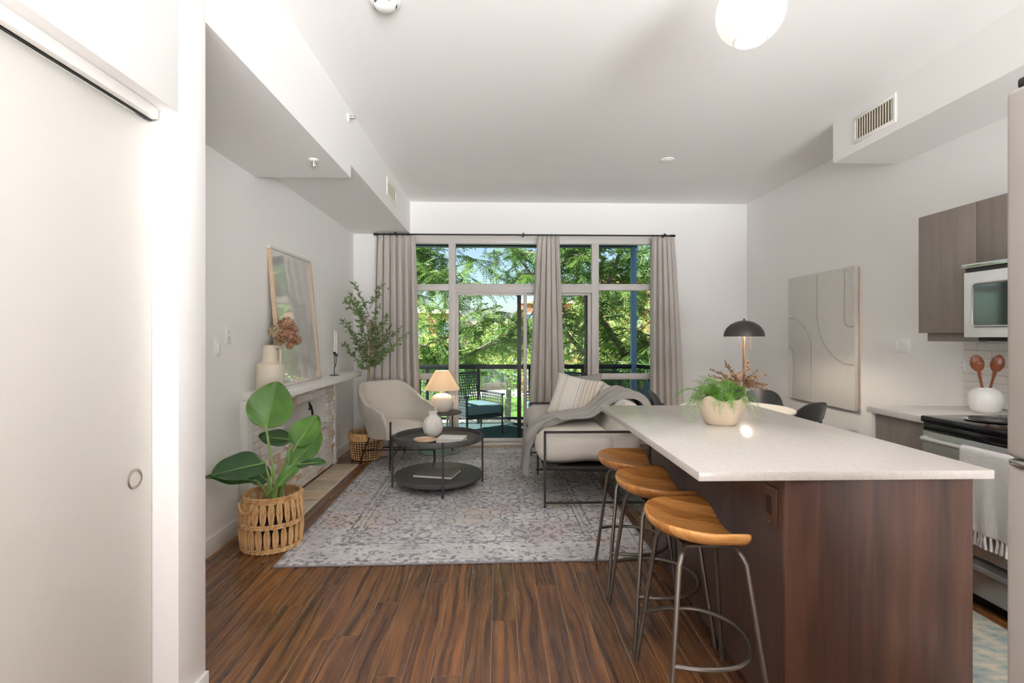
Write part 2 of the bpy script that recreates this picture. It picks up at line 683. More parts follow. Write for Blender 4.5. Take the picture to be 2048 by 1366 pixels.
def pane(u0, u1, v0, v1, y=YB + 0.045, par=None):
    return obj('pane', pxbox(u0, u1, v0, v1, y - 0.003, y + 0.003), M['glass'], par or w1)


zt, zb = 473, 886
member('window_jamb', 816, 829, zt, zb)
member('window_jamb', 1304, 1318, zt, zb)
member('window_head', 829, 1304, zt, 486)
member('mullion', 897, 911, 486, zb)
member('mullion', 1184, 1198, 486, zb)
for (a, b) in ((829, 897), (911, 1184), (1198, 1304)):
    member('transom', a, b, 568, 580.5)
    pane(a, b, 486, 568)
for (a, b) in ((829, 897), (1198, 1304)):
    member('rail', a, b, 747, 759)
    member('window_sill', a, b, 872, zb)
    pane(a, b, 580.5, 747)
    pane(a, b, 759, 872)

d1 = struct('door_1', loc=(0.33, YB, 0), label='two-panel aluminium sliding patio door')
member('door_head', 911, 1184, 580.5, 585, YB + 0.0, Y1, d1)
member('threshold', 911, 1184, 884, 892, YB - 0.02, YB + 0.12, d1)


def door_panel(u0, u1, y0, y1, v0=585):
    p = member('door_stile', u0, u0 + 6, v0, 884, y0, y1, d1)
    member('door_stile', u1 - 7, u1, v0, 884, y0, y1, d1)
    member('door_rail', u0 + 6, u1 - 7, v0, v0 + 5, y0, y1, d1)
    member('door_rail', u0 + 6, u1 - 7, 877, 884, y0, y1, d1)
    pane(u0 + 6, u1 - 7, v0 + 5, 877, (y0 + y1) / 2, d1)


door_panel(911, 1054, YB + 0.01, YB + 0.045)
door_panel(1048, 1184, YB + 0.05, YB + 0.085)
hd = MB().box(0, 0.022, -0.03, 0.0, -0.11, 0.11)
obj('door_handle', hd, M['alu'], d1, bevel=0.004, loc=at(911, 735, YB) + Vector((0.004, 0.01, 0)))
# dark screen frames behind the glass
for (a, b) in ((1035, 1043), (1172, 1180)):
    member('screen_stile', a, b, 589, 880, YB + 0.10, YB + 0.13, d1, 'dark_frame', 0.002)
member('screen_stile', 832, 839, 758, 872, YB + 0.10, YB + 0.13, d1, 'dark_frame', 0.002)

# ------------------------------------------------------------------ balcony
ZBAL, YBAL = -0.10, 8.5
XBR = at(1267, 600, YBAL).x
tk = NT('balcony_carpet')
tk.set(Base_Color=tk.ramp(tk.noise(30, 3, 0.6), [(0.3, (56, 80, 86)), (0.7, (78, 106, 110))]), Roughness=0.9)
struct('balcony_floor', MB().box(-3.0, XBR + 0.6, YB + 0.16, YBAL + 0.1, ZBAL - 0.18, ZBAL), tk.m, 'teal covered balcony floor')
M['blue'] = pm('blue_steel', (112, 150, 174), 0.45, 0.0)
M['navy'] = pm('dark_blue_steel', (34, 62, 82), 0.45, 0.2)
zbm = at(1000, 494, YBAL).z
struct('balcony_beam', MB().box(-3.0, XBR + 0.05, YBAL - 0.05, YBAL + 0.10, zbm, zbm + 0.22), M['navy'], 'dark blue steel beam over the balcony edge')
struct('balcony_soffit', MB().box(-3.0, XBR + 0.05, YB + 0.17, YBAL - 0.05, zbm + 0.12, zbm + 0.22), M['navy'], 'underside of the balcony above')
struct('balcony_column', MB().box(XBR - 0.045, XBR + 0.045, YBAL - 0.045, YBAL + 0.045, ZBAL, zbm), M['blue'], 'blue steel column at the balcony corner', bevel=0.004)

zr = at(1000, 729, YBAL).z
rl = thing('balcony_railing', 'black metal balcony railing with glass panels beyond the window', 'railing', (0, YBAL, ZBAL))
M['rail'] = pm('railing_black', (34, 36, 38), 0.45, 0.3)
obj('top_rail', MB().box(-3.0, XBR - 0.05, YBAL - 0.03, YBAL + 0.03, zr - 0.075, zr), M['rail'], rl, bevel=0.006)
obj('side_rail', MB().bar((XBR + 0.06, YBAL - 0.02, zr - 0.03), (XBR + 0.62, YB + 0.35, zr - 0.03), 0.05, 0.06), M['rail'], rl)
obj('bottom_rail', MB().box(-3.0, XBR - 0.05, YBAL - 0.02, YBAL + 0.02, ZBAL + 0.07, ZBAL + 0.11), M['rail'], rl)
px_ = [at(u, 700, YBAL).x for u in (760, 855, 957, 1060, 1165)]
for xx in px_:
    obj('post', MB().box(xx - 0.025, xx + 0.025, YBAL - 0.025, YBAL + 0.025, ZBAL, zr - 0.075), M['rail'], rl)
xs = [-3.0] + px_ + [XBR]
for a, b in zip(xs[:-1], xs[1:]):
    obj('glass_panel', MB().box(a + 0.035, b - 0.055, YBAL - 0.005, YBAL + 0.005, ZBAL + 0.115, zr - 0.08), M['rail_glass'], rl)

# balcony chairs: dark frames, woven lattice backs and arms, teal cushions
M['patio'] = pm('patio_frame', (62, 66, 68), 0.5)
M['teal'] = pm('teal_fabric', (98, 130, 138), 0.85, var=(60, 0.15), bump=(300, 0.1))


def lattice(mb, o, ux, uz, w, h, nx, nz, t=0.014):
    o, ux, uz = Vector(o), Vector(ux), Vector(uz)
    up = ux.cross(uz)
    for i in range(nx):
        p = o + ux * (w * (i + 0.5) / nx)
        mb.bar(p, p + uz * h, t, 0.005, up)
    for j in range(nz):
        p = o + uz * (h * (j + 0.5) / nz) + up.normalized() * 0.004
        mb.bar(p, p + ux * w, t, 0.005, up)


def patio_chair(label, loc, rz, pil=False):
    t = thing('balcony_chair', label, 'chair', loc, rz, 'woven chairs on the balcony')
    w = 0.31
    for sx in (-1, 1):
        obj('leg', MB().tube([(sx * w, -0.30, 0), (sx * w, -0.29, 0.58)], 0.016, 8), M['patio'], t, world=False)
        obj('leg', MB().tube([(sx * w, 0.30, 0), (sx * w, 0.27, 0.30), (sx * w, 0.42, 0.88)], 0.016, 8), M['patio'], t, world=False)
        obj('armrest', MB().box(sx * w - 0.03, sx * w + 0.03, -0.33, 0.36, 0.58, 0.605), M['patio'], t, bevel=0.006, world=False)
        mb = MB()
        lattice(mb, (sx * w, -0.27, 0.30), (0, 1, 0), (0, 0, 1), 0.54, 0.27, 12, 6)
        obj('woven_side', mb, M['patio'], t, world=False, smooth=0)
    obj('seat_frame', MB().box(-w, w, -0.30, 0.29, 0.26, 0.31), M['patio'], t, bevel=0.008, world=False)
    mb = MB()
    lattice(mb, (-w + 0.015, 0.29, 0.36), (1, 0, 0), Vector((0, 0.13, 0.50)).normalized(), 2 * w - 0.03, 0.52, 14, 12)
    obj('woven_back', mb, M['patio'], t, world=False, smooth=0)
    obj('back_rail', MB().tube([(-w, 0.42, 0.88), (w, 0.42, 0.88)], 0.017, 8), M['patio'], t, world=False)
    obj('seat_cushion', cushion(0.29, 0.29, 0.075, 8, 0.5, 0.004), M['teal'], t, world=False, loc=(0, -0.03, 0.385))
    if pil:
        obj('back_pillow', pillow(0.22, 0.22, 0.14, 11), M['teal'], t, world=False, loc=(0.0, 0.17, 0.62), rot=(R(-16), 0, 0))
    return t


patio_chair('dark woven balcony chair with a teal cushion, seen whole behind the table lamp', (-0.36, 7.70, ZBAL), R(35))
patio_chair('dark woven balcony chair half hidden by the dark door edge', (0.84, 7.85, ZBAL), R(-52))
patio_chair('dark woven balcony chair behind the sofa back', (1.74, 7.86, ZBAL), R(8))
patio_chair('dark woven balcony chair with a teal pillow beside the blue column', (2.02, 7.02, ZBAL), R(-64), True)

# ------------------------------------------------------------------ street, buildings, trees
ZG = -4.2
tg = NT('street_surface')
tg.set(Base_Color=tg.ramp(tg.noise(0.25, 4, 0.6), [(0.35, (168, 166, 160)), (0.6, (205, 202, 196))]), Roughness=0.9)
struct('street', MB().box(-60, 60, 9.2, 75, ZG - 0.3, ZG), tg.m, 'pale sunlit street below the balcony')
tl = NT('lawn_grass')
tl.set(Base_Color=tl.ramp(tl.noise(1.5, 4, 0.6), [(0.35, (96, 128, 58)), (0.65, (150, 172, 84))]), Roughness=0.95)
struct('lawn', MB().box(-60, 60, 34, 46, ZG, ZG + 0.06), tl.m, 'strip of lawn across the street')


def brick_mat(name, c1, c2, mortar):
    t = NT(name)
    b = t.n('TexBrick', Scale=1.0)
    for k, v in (('Color1', lin(c1)), ('Color2', lin(c2)), ('Mortar', lin(mortar)), ('Mortar Size', 0.012), ('Brick Width', 0.24), ('Row Height', 0.08)):
        t.put(b, k, v)
    t.put(b, 'Vector', t.map(t.tc('Object'), rot=(R(90), 0, 0)))
    t.set(Base_Color=b.outputs[0], Roughness=0.9)
    return t.m


M['brick'] = brick_mat('red_brick', (168, 88, 62), (190, 108, 78), (170, 150, 135))
M['pale_wall'] = pm('pale_render', (214, 210, 204), 0.9)
M['far_glass'] = pm('far_window_glass', (96, 118, 132), 0.15)
M['stone_band'] = pm('pale_stone', (210, 204, 194), 0.8)


def building(name, label, x0, x1, y, ztop, m, cols, floors, ww=1.1, hh=1.5):
    b = thing(name, label, 'building', ((x0 + x1) / 2, y, ZG))
    obj('wall', MB().box(x0, x1, y, y + 8, ZG, ztop), M[m], b)
    obj('cornice', MB().box(x0 - 0.15, x1 + 0.15, y - 0.25, y + 8, ztop, ztop + 0.35), M['stone_band'], b)
    fh = (ztop - ZG - 0.6) / floors
    for f in range(floors):
        obj('band', MB().box(x0, x1, y - 0.06, y, ZG + f * fh + 0.12, ZG + f * fh + 0.34), M['stone_band'], b)
        for c in range(cols):
            xc = x0 + (x1 - x0) * (c + 0.5) / cols
            zc = ZG + f * fh + 0.55 * fh + 0.15
            fr = MB().box(xc - ww / 2, xc + ww / 2, y - 0.08, y - 0.001, zc - hh / 2, zc + hh / 2)
            o = obj('window', fr, M['trim'], b)
            for k in (-1, 1):
                obj('window_pane', MB().box(xc + (0.03 if k > 0 else -ww / 2 + 0.06), xc + (ww / 2 - 0.06 if k > 0 else -0.03), y - 0.095, y - 0.081, zc - hh / 2 + 0.08, zc + hh / 2 - 0.08), M['far_glass'], o)
    return b


building('brick_building', 'red brick building across the street behind the trees, at the side of the fireplace', -17, -4.2, 50, 3.6, 'brick', 6, 3)
building('pale_building', 'pale rendered building across the street in the gap of the trees', -3.6, 1.6, 54, 2.6, 'pale_wall', 3, 3)
building('brick_house', 'red brick house across the street behind the middle curtain', 2.2, 9.0, 47, 4.4, 'brick', 4, 3)
building('brick_block', 'tall red brick block behind the tree beside the blue column', 11, 26, 52, 7.5, 'brick', 7, 4)


def bark_mat():
    t = NT('tree_bark')
    f = t.noise(14, 4, 0.65, 0.5)
    t.set(Base_Color=t.ramp(f, [(0.3, (92, 84, 76)), (0.7, (158, 146, 132))]), Roughness=0.95)
    t.bump(f, 0.5, 0.02)
    return t.m


def leafy(name, c1, c2, c3, trans=0.45):
    t = NT(name)
    t.t.nodes.remove(t.p)
    f = t.noise(1.7, 3, 0.6)
    g = t.noise(40.0, 1, 0.5)
    col = t.ramp(t.math('ADD', t.math('MULTIPLY', f, 0.5), t.math('MULTIPLY', g, 0.5)), [(0.3, c1), (0.5, c2), (0.7, c3)])
    d = t.n('BsdfDiffuse', Color=col)
    tr = t.n('BsdfTranslucent', Color=t.mix(0.5, col, lin((150, 190, 60))))
    mx = t.t.nodes.new('ShaderNodeMixShader')
    mx.inputs[0].default_value = trans
    t.t.links.new(d.outputs[0], mx.inputs[1])
    t.t.links.new(tr.outputs[0], mx.inputs[2])
    t.t.links.new(mx.outputs[0], t.out.inputs['Surface'])
    return t.m


M['bark'] = bark_mat()
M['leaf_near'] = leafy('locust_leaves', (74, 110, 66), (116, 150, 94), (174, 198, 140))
M['leaf_far'] = leafy('far_leaves', (120, 150, 84), (176, 196, 118), (226, 234, 176))  # paler than the near leaves: sunlight is put into the colour


def fronds(spots, seed, L=0.24, pairs=8, lw=0.030, ll=0.052):
    """pinnate sprays of small leaflets; every spot is (point, direction, size); returns one numpy mesh"""
    r = np.random.default_rng(seed)
    V, Fc = [], []
    n = 0
    for (p, d, s) in spots:
        p, d = np.array(p), np.array(d)
        d = d / np.linalg.norm(d)
        side = np.cross(d, [0, 0, 1.0])
        if np.linalg.norm(side) < 1e-3:
            side = np.array([1.0, 0, 0])
        side /= np.linalg.norm(side)
        roll = r.uniform(-0.7, 0.7)
        up = np.cross(side, d)
        side = side * math.cos(roll) + up * math.sin(roll)
        droop = r.uniform(0.15, 0.5)
        for k in range(pairs):
            t = (k + 0.6) / pairs
            c = p + d * (t * L * s) + np.array([0, 0, -droop * t * t * L * s])
            for sg in (-1, 1):
                a = c
                tip = c + (side * sg + d * 0.45) * ll * s * r.uniform(0.8, 1.15) + np.array([0, 0, -0.012 * s])
                m = (a + tip) / 2
                wv = d * lw * s * 0.5
                V += [a, m + wv, tip, m - wv]
                Fc.append((n, n + 1, n + 2, n + 3))
                n += 4
    me = bpy.data.meshes.new('foliage')
    me.from_pydata([tuple(v) for v in V], [], Fc)
    me.update()
    return me


def tree(name, label, limbs, seed, per_m=16, L=0.26, spread=0.85, leafmat='leaf_near', skip_low=-1.0, clouds=()):
    base_p = limbs[0][0][0]
    t = thing(name, label, 'tree', base_p, 0, 'trees outside the window')
    rr = random.Random(seed)
    tw = MB()
    spots = []

    def twig(a):
        dv = Vector((rr.gauss(0, 1), rr.gauss(0, 0.8), rr.gauss(0.05, 0.45))).normalized()
        ln = rr.uniform(0.5, 1.3) * spread
        q = [a]
        for s in range(1, 5):
            dv = (dv + Vector((rr.gauss(0, .18), rr.gauss(0, .18), rr.gauss(-0.06, .14)))).normalized()
            q.append(q[-1] + dv * ln / 4)
        tw.tube(q, [0.014, 0.011, 0.008, 0.006, 0.004], 5)
        for s in range(1, 5):
            sg = q[s] - q[s - 1]
            for w in range(int(per_m * sg.length * 2.0) + 1):
                p0 = q[s - 1] + sg * rr.random()
                dd = (sg.normalized() * 0.5 + Vector((rr.gauss(0, .7), rr.gauss(0, .7), rr.gauss(-0.15, .35)))).normalized()
                spots.append((p0, dd, rr.uniform(0.7, 1.25)))

    for (cx, cy, cz, rx, ry, rz, cnt) in clouds:
        for _ in range(cnt):
            w = Vector((rr.gauss(0, 1), rr.gauss(0, 1), rr.gauss(0, 1))).normalized() * rr.random() ** 0.4
            twig(Vector((cx + w.x * rx, cy + w.y * ry, cz + w.z * rz)))
    for li, (pts, r0, r1, twigs) in enumerate(limbs):
        path = smooth_path(pts, 6)
        m = len(path)
        rad = [r0 + (r1 - r0) * i / (m - 1) for i in range(m)]
        obj('trunk' if li == 0 else 'limb', MB().tube(path, rad, 9), M['bark'], t)
        for i in range(m - 1):
            if path[i].z < skip_low:
                continue
            seg = path[i + 1] - path[i]
            k = seg.length * twigs
            k = int(k) + (rr.random() < k - int(k))
            for _ in range(k):
                twig(path[i] + seg * rr.random())
    obj('twigs', tw, M['bark'], t, kind='stuff', fix=False)
    fo = obj('foliage', fronds(spots, seed, L), M[leafmat], t, kind='stuff')
    return t, len(spots)


n_spots = []
t_, n_ = tree('locust_tree', 'large feathery locust tree whose limbs cross the right side of the window',
     [([(3.7, 11.2, ZG), (3.45, 11.1, -1.8), (3.1, 11, 0.1), (2.70, 11, 1.05), (2.1, 11, 1.9), (1.2, 10.8, 2.65), (0.3, 10.5, 3.1)], 0.115, 0.025, 5.5),
      ([(3.2, 11.05, -0.4), (2.5, 10.7, 0.25), (1.9, 10.5, 0.92), (1.42, 10.3, 1.4), (0.95, 10.2, 2.2), (0.2, 10, 3.2), (-0.5, 9.8, 4.0)], 0.07, 0.015, 5.5),
      ([(1.42, 10.3, 1.4), (0.95, 10.1, 1.62), (0.46, 10, 1.5), (-0.2, 9.8, 1.22), (-0.75, 9.6, 0.9)], 0.03, 0.012, 8.0),
      ([(3.0, 11, 0.4), (3.5, 10.7, 1.6), (3.9, 10.3, 3.2), (4.2, 10, 4.6)], 0.08, 0.02, 7),
      ([(2.1, 11, 1.9), (2.5, 10.7, 2.9), (2.8, 10.3, 4.2), (2.6, 10, 5.0)], 0.05, 0.015, 7),
      ([(2.7, 11, 1.05), (3.1, 10.4, 0.9), (3.6, 9.9, 1.2)], 0.03, 0.01, 9),
      ([(2.5, 10.7, 0.25), (2.0, 10.0, 0.1), (1.2, 9.7, 0.3)], 0.03, 0.01, 8),
      ([(1.2, 10.8, 2.65), (1.5, 10.2, 3.3), (1.3, 9.9, 4.2)], 0.025, 0.008, 8)], 5,
     clouds=[(3.0, 11.2, 2.6, 1.9, 1.5, 2.3, 150), (1.0, 11.0, 3.4, 1.6, 1.2, 1.0, 38), (3.2, 12.0, -0.2, 2.2, 0.8, 0.9, 50), (0.3, 10.4, 1.5, 1.3, 0.8, 0.7, 26)])
n_spots.append(n_)
t_, n_ = tree('honey_locust', 'feathery locust tree reaching into the left side of the window',
     [([(-5.2, 12.2, ZG), (-4.6, 12, -1.0), (-3.7, 11.6, 1.0), (-2.6, 11.2, 2.6), (-1.4, 10.8, 3.7), (-0.2, 10.5, 4.5)], 0.17, 0.03, 5),
      ([(-3.7, 11.6, 1.0), (-2.7, 11, 1.25), (-1.8, 10.6, 1.1), (-1.1, 10.3, 1.35)], 0.06, 0.012, 7),
      ([(-2.6, 11.2, 2.6), (-1.8, 10.8, 2.35), (-1.0, 10.5, 2.5), (-0.3, 10.2, 2.1)], 0.05, 0.01, 6),
      ([(-4.2, 11.8, 0.0), (-3.0, 11.0, 0.2), (-2.0, 10.5, 0.35), (-1.3, 10.2, 0.2)], 0.05, 0.01, 6),
      ([(-2.6, 11.2, 2.6), (-2.2, 10.9, 3.6), (-2.0, 10.5, 4.6)], 0.04, 0.01, 6)], 11,
     clouds=[(-1.7, 11.0, 3.0, 1.3, 1.0, 1.2, 60), (-1.4, 11.0, 1.0, 1.2, 0.8, 0.8, 45)])
n_spots.append(n_)


def far_tree(label, x, y, zb, r, seed, cnt=2600):
    t = thing('far_tree', label, 'tree', (x, y, ZG), 0, 'sunlit trees across the street')
    rr = np.random.default_rng(seed)
    obj('trunk', MB().tube([(x, y, ZG), (x + 0.1, y, ZG + 2), (x, y, zb)], [0.22, 0.17, 0.06], 8), M['bark'], t)
    V, Fc = [], []
    ncl = 46
    cl = rr.normal(size=(ncl, 3))
    cl = cl / np.linalg.norm(cl, axis=1)[:, None] * (rr.uniform(0.25, 1, (ncl, 1)) ** 0.5) * np.array([r, r, r * 0.85])
    for i in range(cnt):
        c = cl[rr.integers(ncl)] + rr.normal(size=3) * r * 0.15 + np.array([x, y, zb + r * 0.3])
        a, b = rr.normal(size=3), rr.normal(size=3)
        a /= np.linalg.norm(a)
        b = np.cross(a, b)
        b /= np.linalg.norm(b)
        s = rr.uniform(0.10, 0.20)
        k = len(V)
        V += [c - a * s, c + b * s * 0.5, c + a * s, c - b * s * 0.5]
        Fc.append((k, k + 1, k + 2, k + 3))
    me = bpy.data.meshes.new('foliage')
    me.from_pydata([tuple(v) for v in V], [], Fc)
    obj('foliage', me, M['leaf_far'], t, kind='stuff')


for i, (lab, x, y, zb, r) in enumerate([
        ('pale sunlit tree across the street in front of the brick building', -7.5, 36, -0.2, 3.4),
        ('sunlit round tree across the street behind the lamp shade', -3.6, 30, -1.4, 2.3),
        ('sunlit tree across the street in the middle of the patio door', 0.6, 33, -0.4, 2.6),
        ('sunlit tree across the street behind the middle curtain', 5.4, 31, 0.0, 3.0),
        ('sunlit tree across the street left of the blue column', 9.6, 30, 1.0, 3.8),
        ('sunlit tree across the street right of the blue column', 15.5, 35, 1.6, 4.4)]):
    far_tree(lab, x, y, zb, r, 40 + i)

# ------------------------------------------------------------------ rug
def rug_mat(hx, hy):
    t = NT('distressed_rug')
    xyz = t.sep(t.tc('Object'))
    dx = t.math('SUBTRACT', hx, t.math('ABSOLUTE', xyz[0]))
    dy = t.math('SUBTRACT', hy, t.math('ABSOLUTE', xyz[1]))
    d = t.math('MINIMUM', dx, dy)
    wear = t.noise(3.2, 5, 0.65)
    grain = t.noise(90, 2, 0.6, vec=t.map(None, (0.35, 1.6, 1)))
    # mirrored motif coordinates, so that scrolls repeat as on a woven carpet
    mv = t.n('CombineXYZ')
    t.put(mv, 'X', t.math('PINGPONG', xyz[0], 0.39))
    t.put(mv, 'Y', t.math('PINGPONG', xyz[1], 0.40))
    wv = t.n('VectorMath')
    wv.operation = 'MULTIPLY_ADD'
    nz = t.n('TexNoise', Scale=7.0, Detail=2.0)
    t.put(nz, 'Vector', mv.outputs[0])
    t.put(wv, 0, nz.outputs['Color'])
    t.put(wv, 1, (0.10, 0.10, 0.0))
    t.put(wv, 2, mv.outputs[0])
    scroll = t.voronoi(9, 'DISTANCE_TO_EDGE', wv.outputs[0])
    rings = t.math('ABSOLUTE', t.math('SUBTRACT', t.voronoi(8.5, 'F1', wv.outputs[0]), 0.40))
    flowers = t.voronoi(21, 'F1', wv.outputs[0], 0.8)
    petals = t.math('ABSOLUTE', t.math('SUBTRACT', flowers, 0.34))
    line = t.math('MINIMUM', t.math('MULTIPLY', scroll, 1.6), rings)
    field = t.ramp(line, [(0.0, (1, 1, 1, 1)), (0.045, (0.75, 0.75, 0.75, 1)), (0.11, (0, 0, 0, 1))])
    bord = t.ramp(petals, [(0.0, (1, 1, 1, 1)), (0.10, (0.8, 0.8, 0.8, 1)), (0.17, (0, 0, 0, 1))])
    isb = t.ramp(t.math('MULTIPLY', d, 2.0), [(0.58, (1, 1, 1, 1)), (0.60, (0, 0, 0, 1))], 'CONSTANT')
    motif = t.mix(isb, field, bord)
    brk = t.ramp(t.noise(26, 4, 0.7), [(0.40, (0, 0, 0, 1)), (0.55, (1, 1, 1, 1))])
    motif = t.mix(1.0, motif, brk, 'MULTIPLY')
    lines = 0.0
    for a, w in ((0.012, 0.006), (0.055, 0.004), (0.30, 0.008), (0.345, 0.004), (0.38, 0.006)):
        b = t.math('LESS_THAN', t.math('ABSOLUTE', t.math('SUBTRACT', d, a)), w)
        lines = t.math('MAXIMUM', lines, b)
    lines = t.math('MULTIPLY', lines, brk)
    base = t.ramp(t.math('ADD', t.math('MULTIPLY', wear, 0.6), t.math('MULTIPLY', grain, 0.4)),
                  [(0.34, (172, 170, 173)), (0.48, (206, 204, 206)), (0.62, (230, 228, 227))])
    warm = t.ramp(t.noise(1.35, 3, 0.6, vec=t.map(None, (1, 1, 1), (3.1, 7.7, 0))), [(0.52, (0, 0, 0, 1)), (0.64, (1, 1, 1, 1))])
    base = t.mix(t.math('MULTIPLY', warm, 0.5), base, lin((206, 174, 148)))
    pink = t.ramp(t.noise(1.2, 3, 0.6, vec=t.map(None, (1, 1, 1), (-6.3, 2.2, 0))), [(0.55, (0, 0, 0, 1)), (0.66, (1, 1, 1, 1))])
    base = t.mix(t.math('MULTIPLY', pink, 0.35), base, lin((196, 168, 170)))
    dark = t.math('MULTIPLY', t.math('MAXIMUM', motif, lines), t.math('ADD', 0.38, t.math('MULTIPLY', wear, 0.8)))
    col = t.mix(dark, base, lin((84, 82, 86)))
    speck = t.ramp(grain, [(0.36, (1, 1, 1, 1)), (0.46, (0, 0, 0, 1))])
    col = t.mix(t.math('MULTIPLY', speck, 0.30), col, lin((104, 100, 104)))
    t.set(Base_Color=col, Roughness=0.95)
    t.put(t.p, 'Specular IOR Level', 0.1)
    t.bump(grain, 0.25, 0.003)
    return t.m


RHX, RHY = (RUG[1] - RUG[0]) / 2 - 0.005, (RUG[3] - RUG[2]) / 2 - 0.01
rug = thing('area_rug', 'large distressed grey patterned rug under the coffee table and sofa', 'rug', ((RUG[0] + RUG[1]) / 2, (RUG[2] + RUG[3]) / 2 + 0.01, 0.0), R(1.0))
obj('rug_pile', MB().box(-RHX, RHX, -RHY, RHY, 0.0006, 0.0085), rug_mat(RHX, RHY), rug, world=False, bevel=0.002)
mb = MB()
for sx in (-1, 1):
    mb.tube([(sx * RHX, -RHY, 0.005), (sx * RHX, RHY, 0.005)], 0.0045, 6)
    mb.tube([(-RHX, sx * RHY, 0.005), (RHX, sx * RHY, 0.005)], 0.0045, 6)
obj('edge_binding', mb, pm('rug_binding', (128, 124, 128), 0.9), rug, world=False)

# ------------------------------------------------------------------ coffee table and the things on it
M['char'] = pm('charcoal_wood', (74, 72, 71), 0.55, var=(30, 0.12))
M['char_metal'] = pm('charcoal_metal', (62, 60, 60), 0.5, 0.2)
CT = Vector((-0.545, 4.645, 0.0085))
ct = thing('coffee_table', 'round charcoal two-tier coffee table on the rug', 'table', CT)
pr = [(0, 0.415), (0.392, 0.415), (0.398, 0.419), (0.400, 0.425), (0.400, 0.462), (0.398, 0.465), (0.389, 0.465), (0.387, 0.462), (0.385, 0.432), (0, 0.430)]
obj('tray_top', MB().lathe(pr, 72), M['char'], ct, world=False)
pr = [(0, 0.072), (0.385, 0.072), (0.392, 0.076), (0.395, 0.082), (0.395, 0.108), (0.391, 0.113), (0.385, 0.115), (0, 0.115)]
obj('lower_shelf', MB().lathe(pr, 72), M['char'], ct, world=False)
for k in range(4):
    a = R(-78 + 90 * k)
    q = Vector((math.cos(a), math.sin(a), 0))
    obj('leg', MB().tube([q * 0.409, q * 0.409 + Vector((0, 0, 0.468))], 0.0095, 10), M['char_metal'], ct, world=False)

ZT = CT.z + 0.432
M['ceramic'] = pm('matte_white_ceramic', (226, 221, 213), 0.7, bump=(30, 0.08))
v = thing('faceted_vase', 'white faceted flat ceramic vase on the coffee table', 'vase', (at(866, 866, 4.70).x, 4.70, ZT + 0.0005), R(20))
oc = [(0.045, 0.0), (0.082, 0.035), (0.098, 0.085), (0.094, 0.130), (0.070, 0.172), (0.047, 0.190), (0.040, 0.205), (0.046, 0.228)]
obj('body', MB().lathe(oc, 8, sx=1.0, sy=0.55), M['ceramic'], v, world=False, bevel=0.003, smooth=20)
obj('rim', MB().tube([(0.043 * math.cos(2 * PI * k / 24), 0.55 * 0.043 * math.sin(2 * PI * k / 24), 0.229) for k in range(24)], 0.0035, 8, True), M['ceramic'], v, world=False)

M['alder'] = pm('pale_beech', (208, 178, 148), 0.5, var=(18, 0.12))
p = at(850, 874, 4.46)
o = tag(obj('wooden_dish', MB().lathe([(0, 0.002), (0.07, 0.002), (0.095, 0.010), (0.103, 0.020), (0.100, 0.030), (0.088, 0.034), (0.074, 0.028), (0.066, 0.018), (0, 0.016)], 40, sx=1.0, sy=0.85), M['alder'], loc=(p.x, 4.46, ZT)),
    'pale wooden oval dish on the coffee table', 'dish')

M['paper'] = pm('book_paper', (232, 228, 220), 0.8)
M['book_white'] = pm('book_cover_white', (242, 240, 237), 0.5)


def book(name, label, loc, rz, w, d, h, cover, pages):
    b = thing(name, label, 'book', loc, rz)
    obj('cover', MB().box(-w / 2, w / 2, -d / 2, d / 2, 0, 0.003), cover, b, world=False)
    obj('cover', MB().box(-w / 2, w / 2, -d / 2, d / 2, h - 0.003, h), cover, b, world=False, bevel=0.001)
    obj('spine', MB().box(-w / 2, -w / 2 + 0.003, -d / 2, d / 2, 0.003, h - 0.003), cover, b, world=False)
    obj('pages', MB().box(-w / 2 + 0.003, w / 2 - 0.004, -d / 2 + 0.004, d / 2 - 0.004, 0.003, h - 0.003), pages, b, world=False)
    return b


p = at(904, 873, 4.50)
book('white_book', 'thick white book lying on the coffee table', (p.x, 4.50, ZT + 0.0005), R(-9), 0.235, 0.185, 0.035, M['book_white'], M['paper'])
p = at(876, 944, 4.62)
book('grey_album', 'thin grey hardback on the lower shelf of the coffee table', (p.x, 4.58, CT.z + 0.1155), R(-14), 0.36, 0.27, 0.020, pm('album_cloth', (118, 114, 110), 0.7), M['paper'])

# ------------------------------------------------------------------ side table and table lamp
ST = Vector((-0.685, 6.0, 0.0085))
st = thing('side_table', 'small round charcoal side table beside the armchair', 'table', ST)
obj('top', MB().lathe([(0, 0.452), (0.252, 0.452), (0.258, 0.456), (0.258, 0.466), (0.253, 0.470), (0, 0.470)], 48), M['char'], st, world=False)
obj('base', MB().lathe([(0, 0.0), (0.245, 0.0), (0.250, 0.004), (0.248, 0.012), (0.05, 0.016), (0, 0.016)], 48), pm('base_metal', (150, 150, 150), 0.3, 0.8), st, world=False)
obj('pole', MB().tube([(0.15, -0.03, 0.012), (0.15, -0.03, 0.455)], 0.010, 10), M['char_metal'], st, world=False)

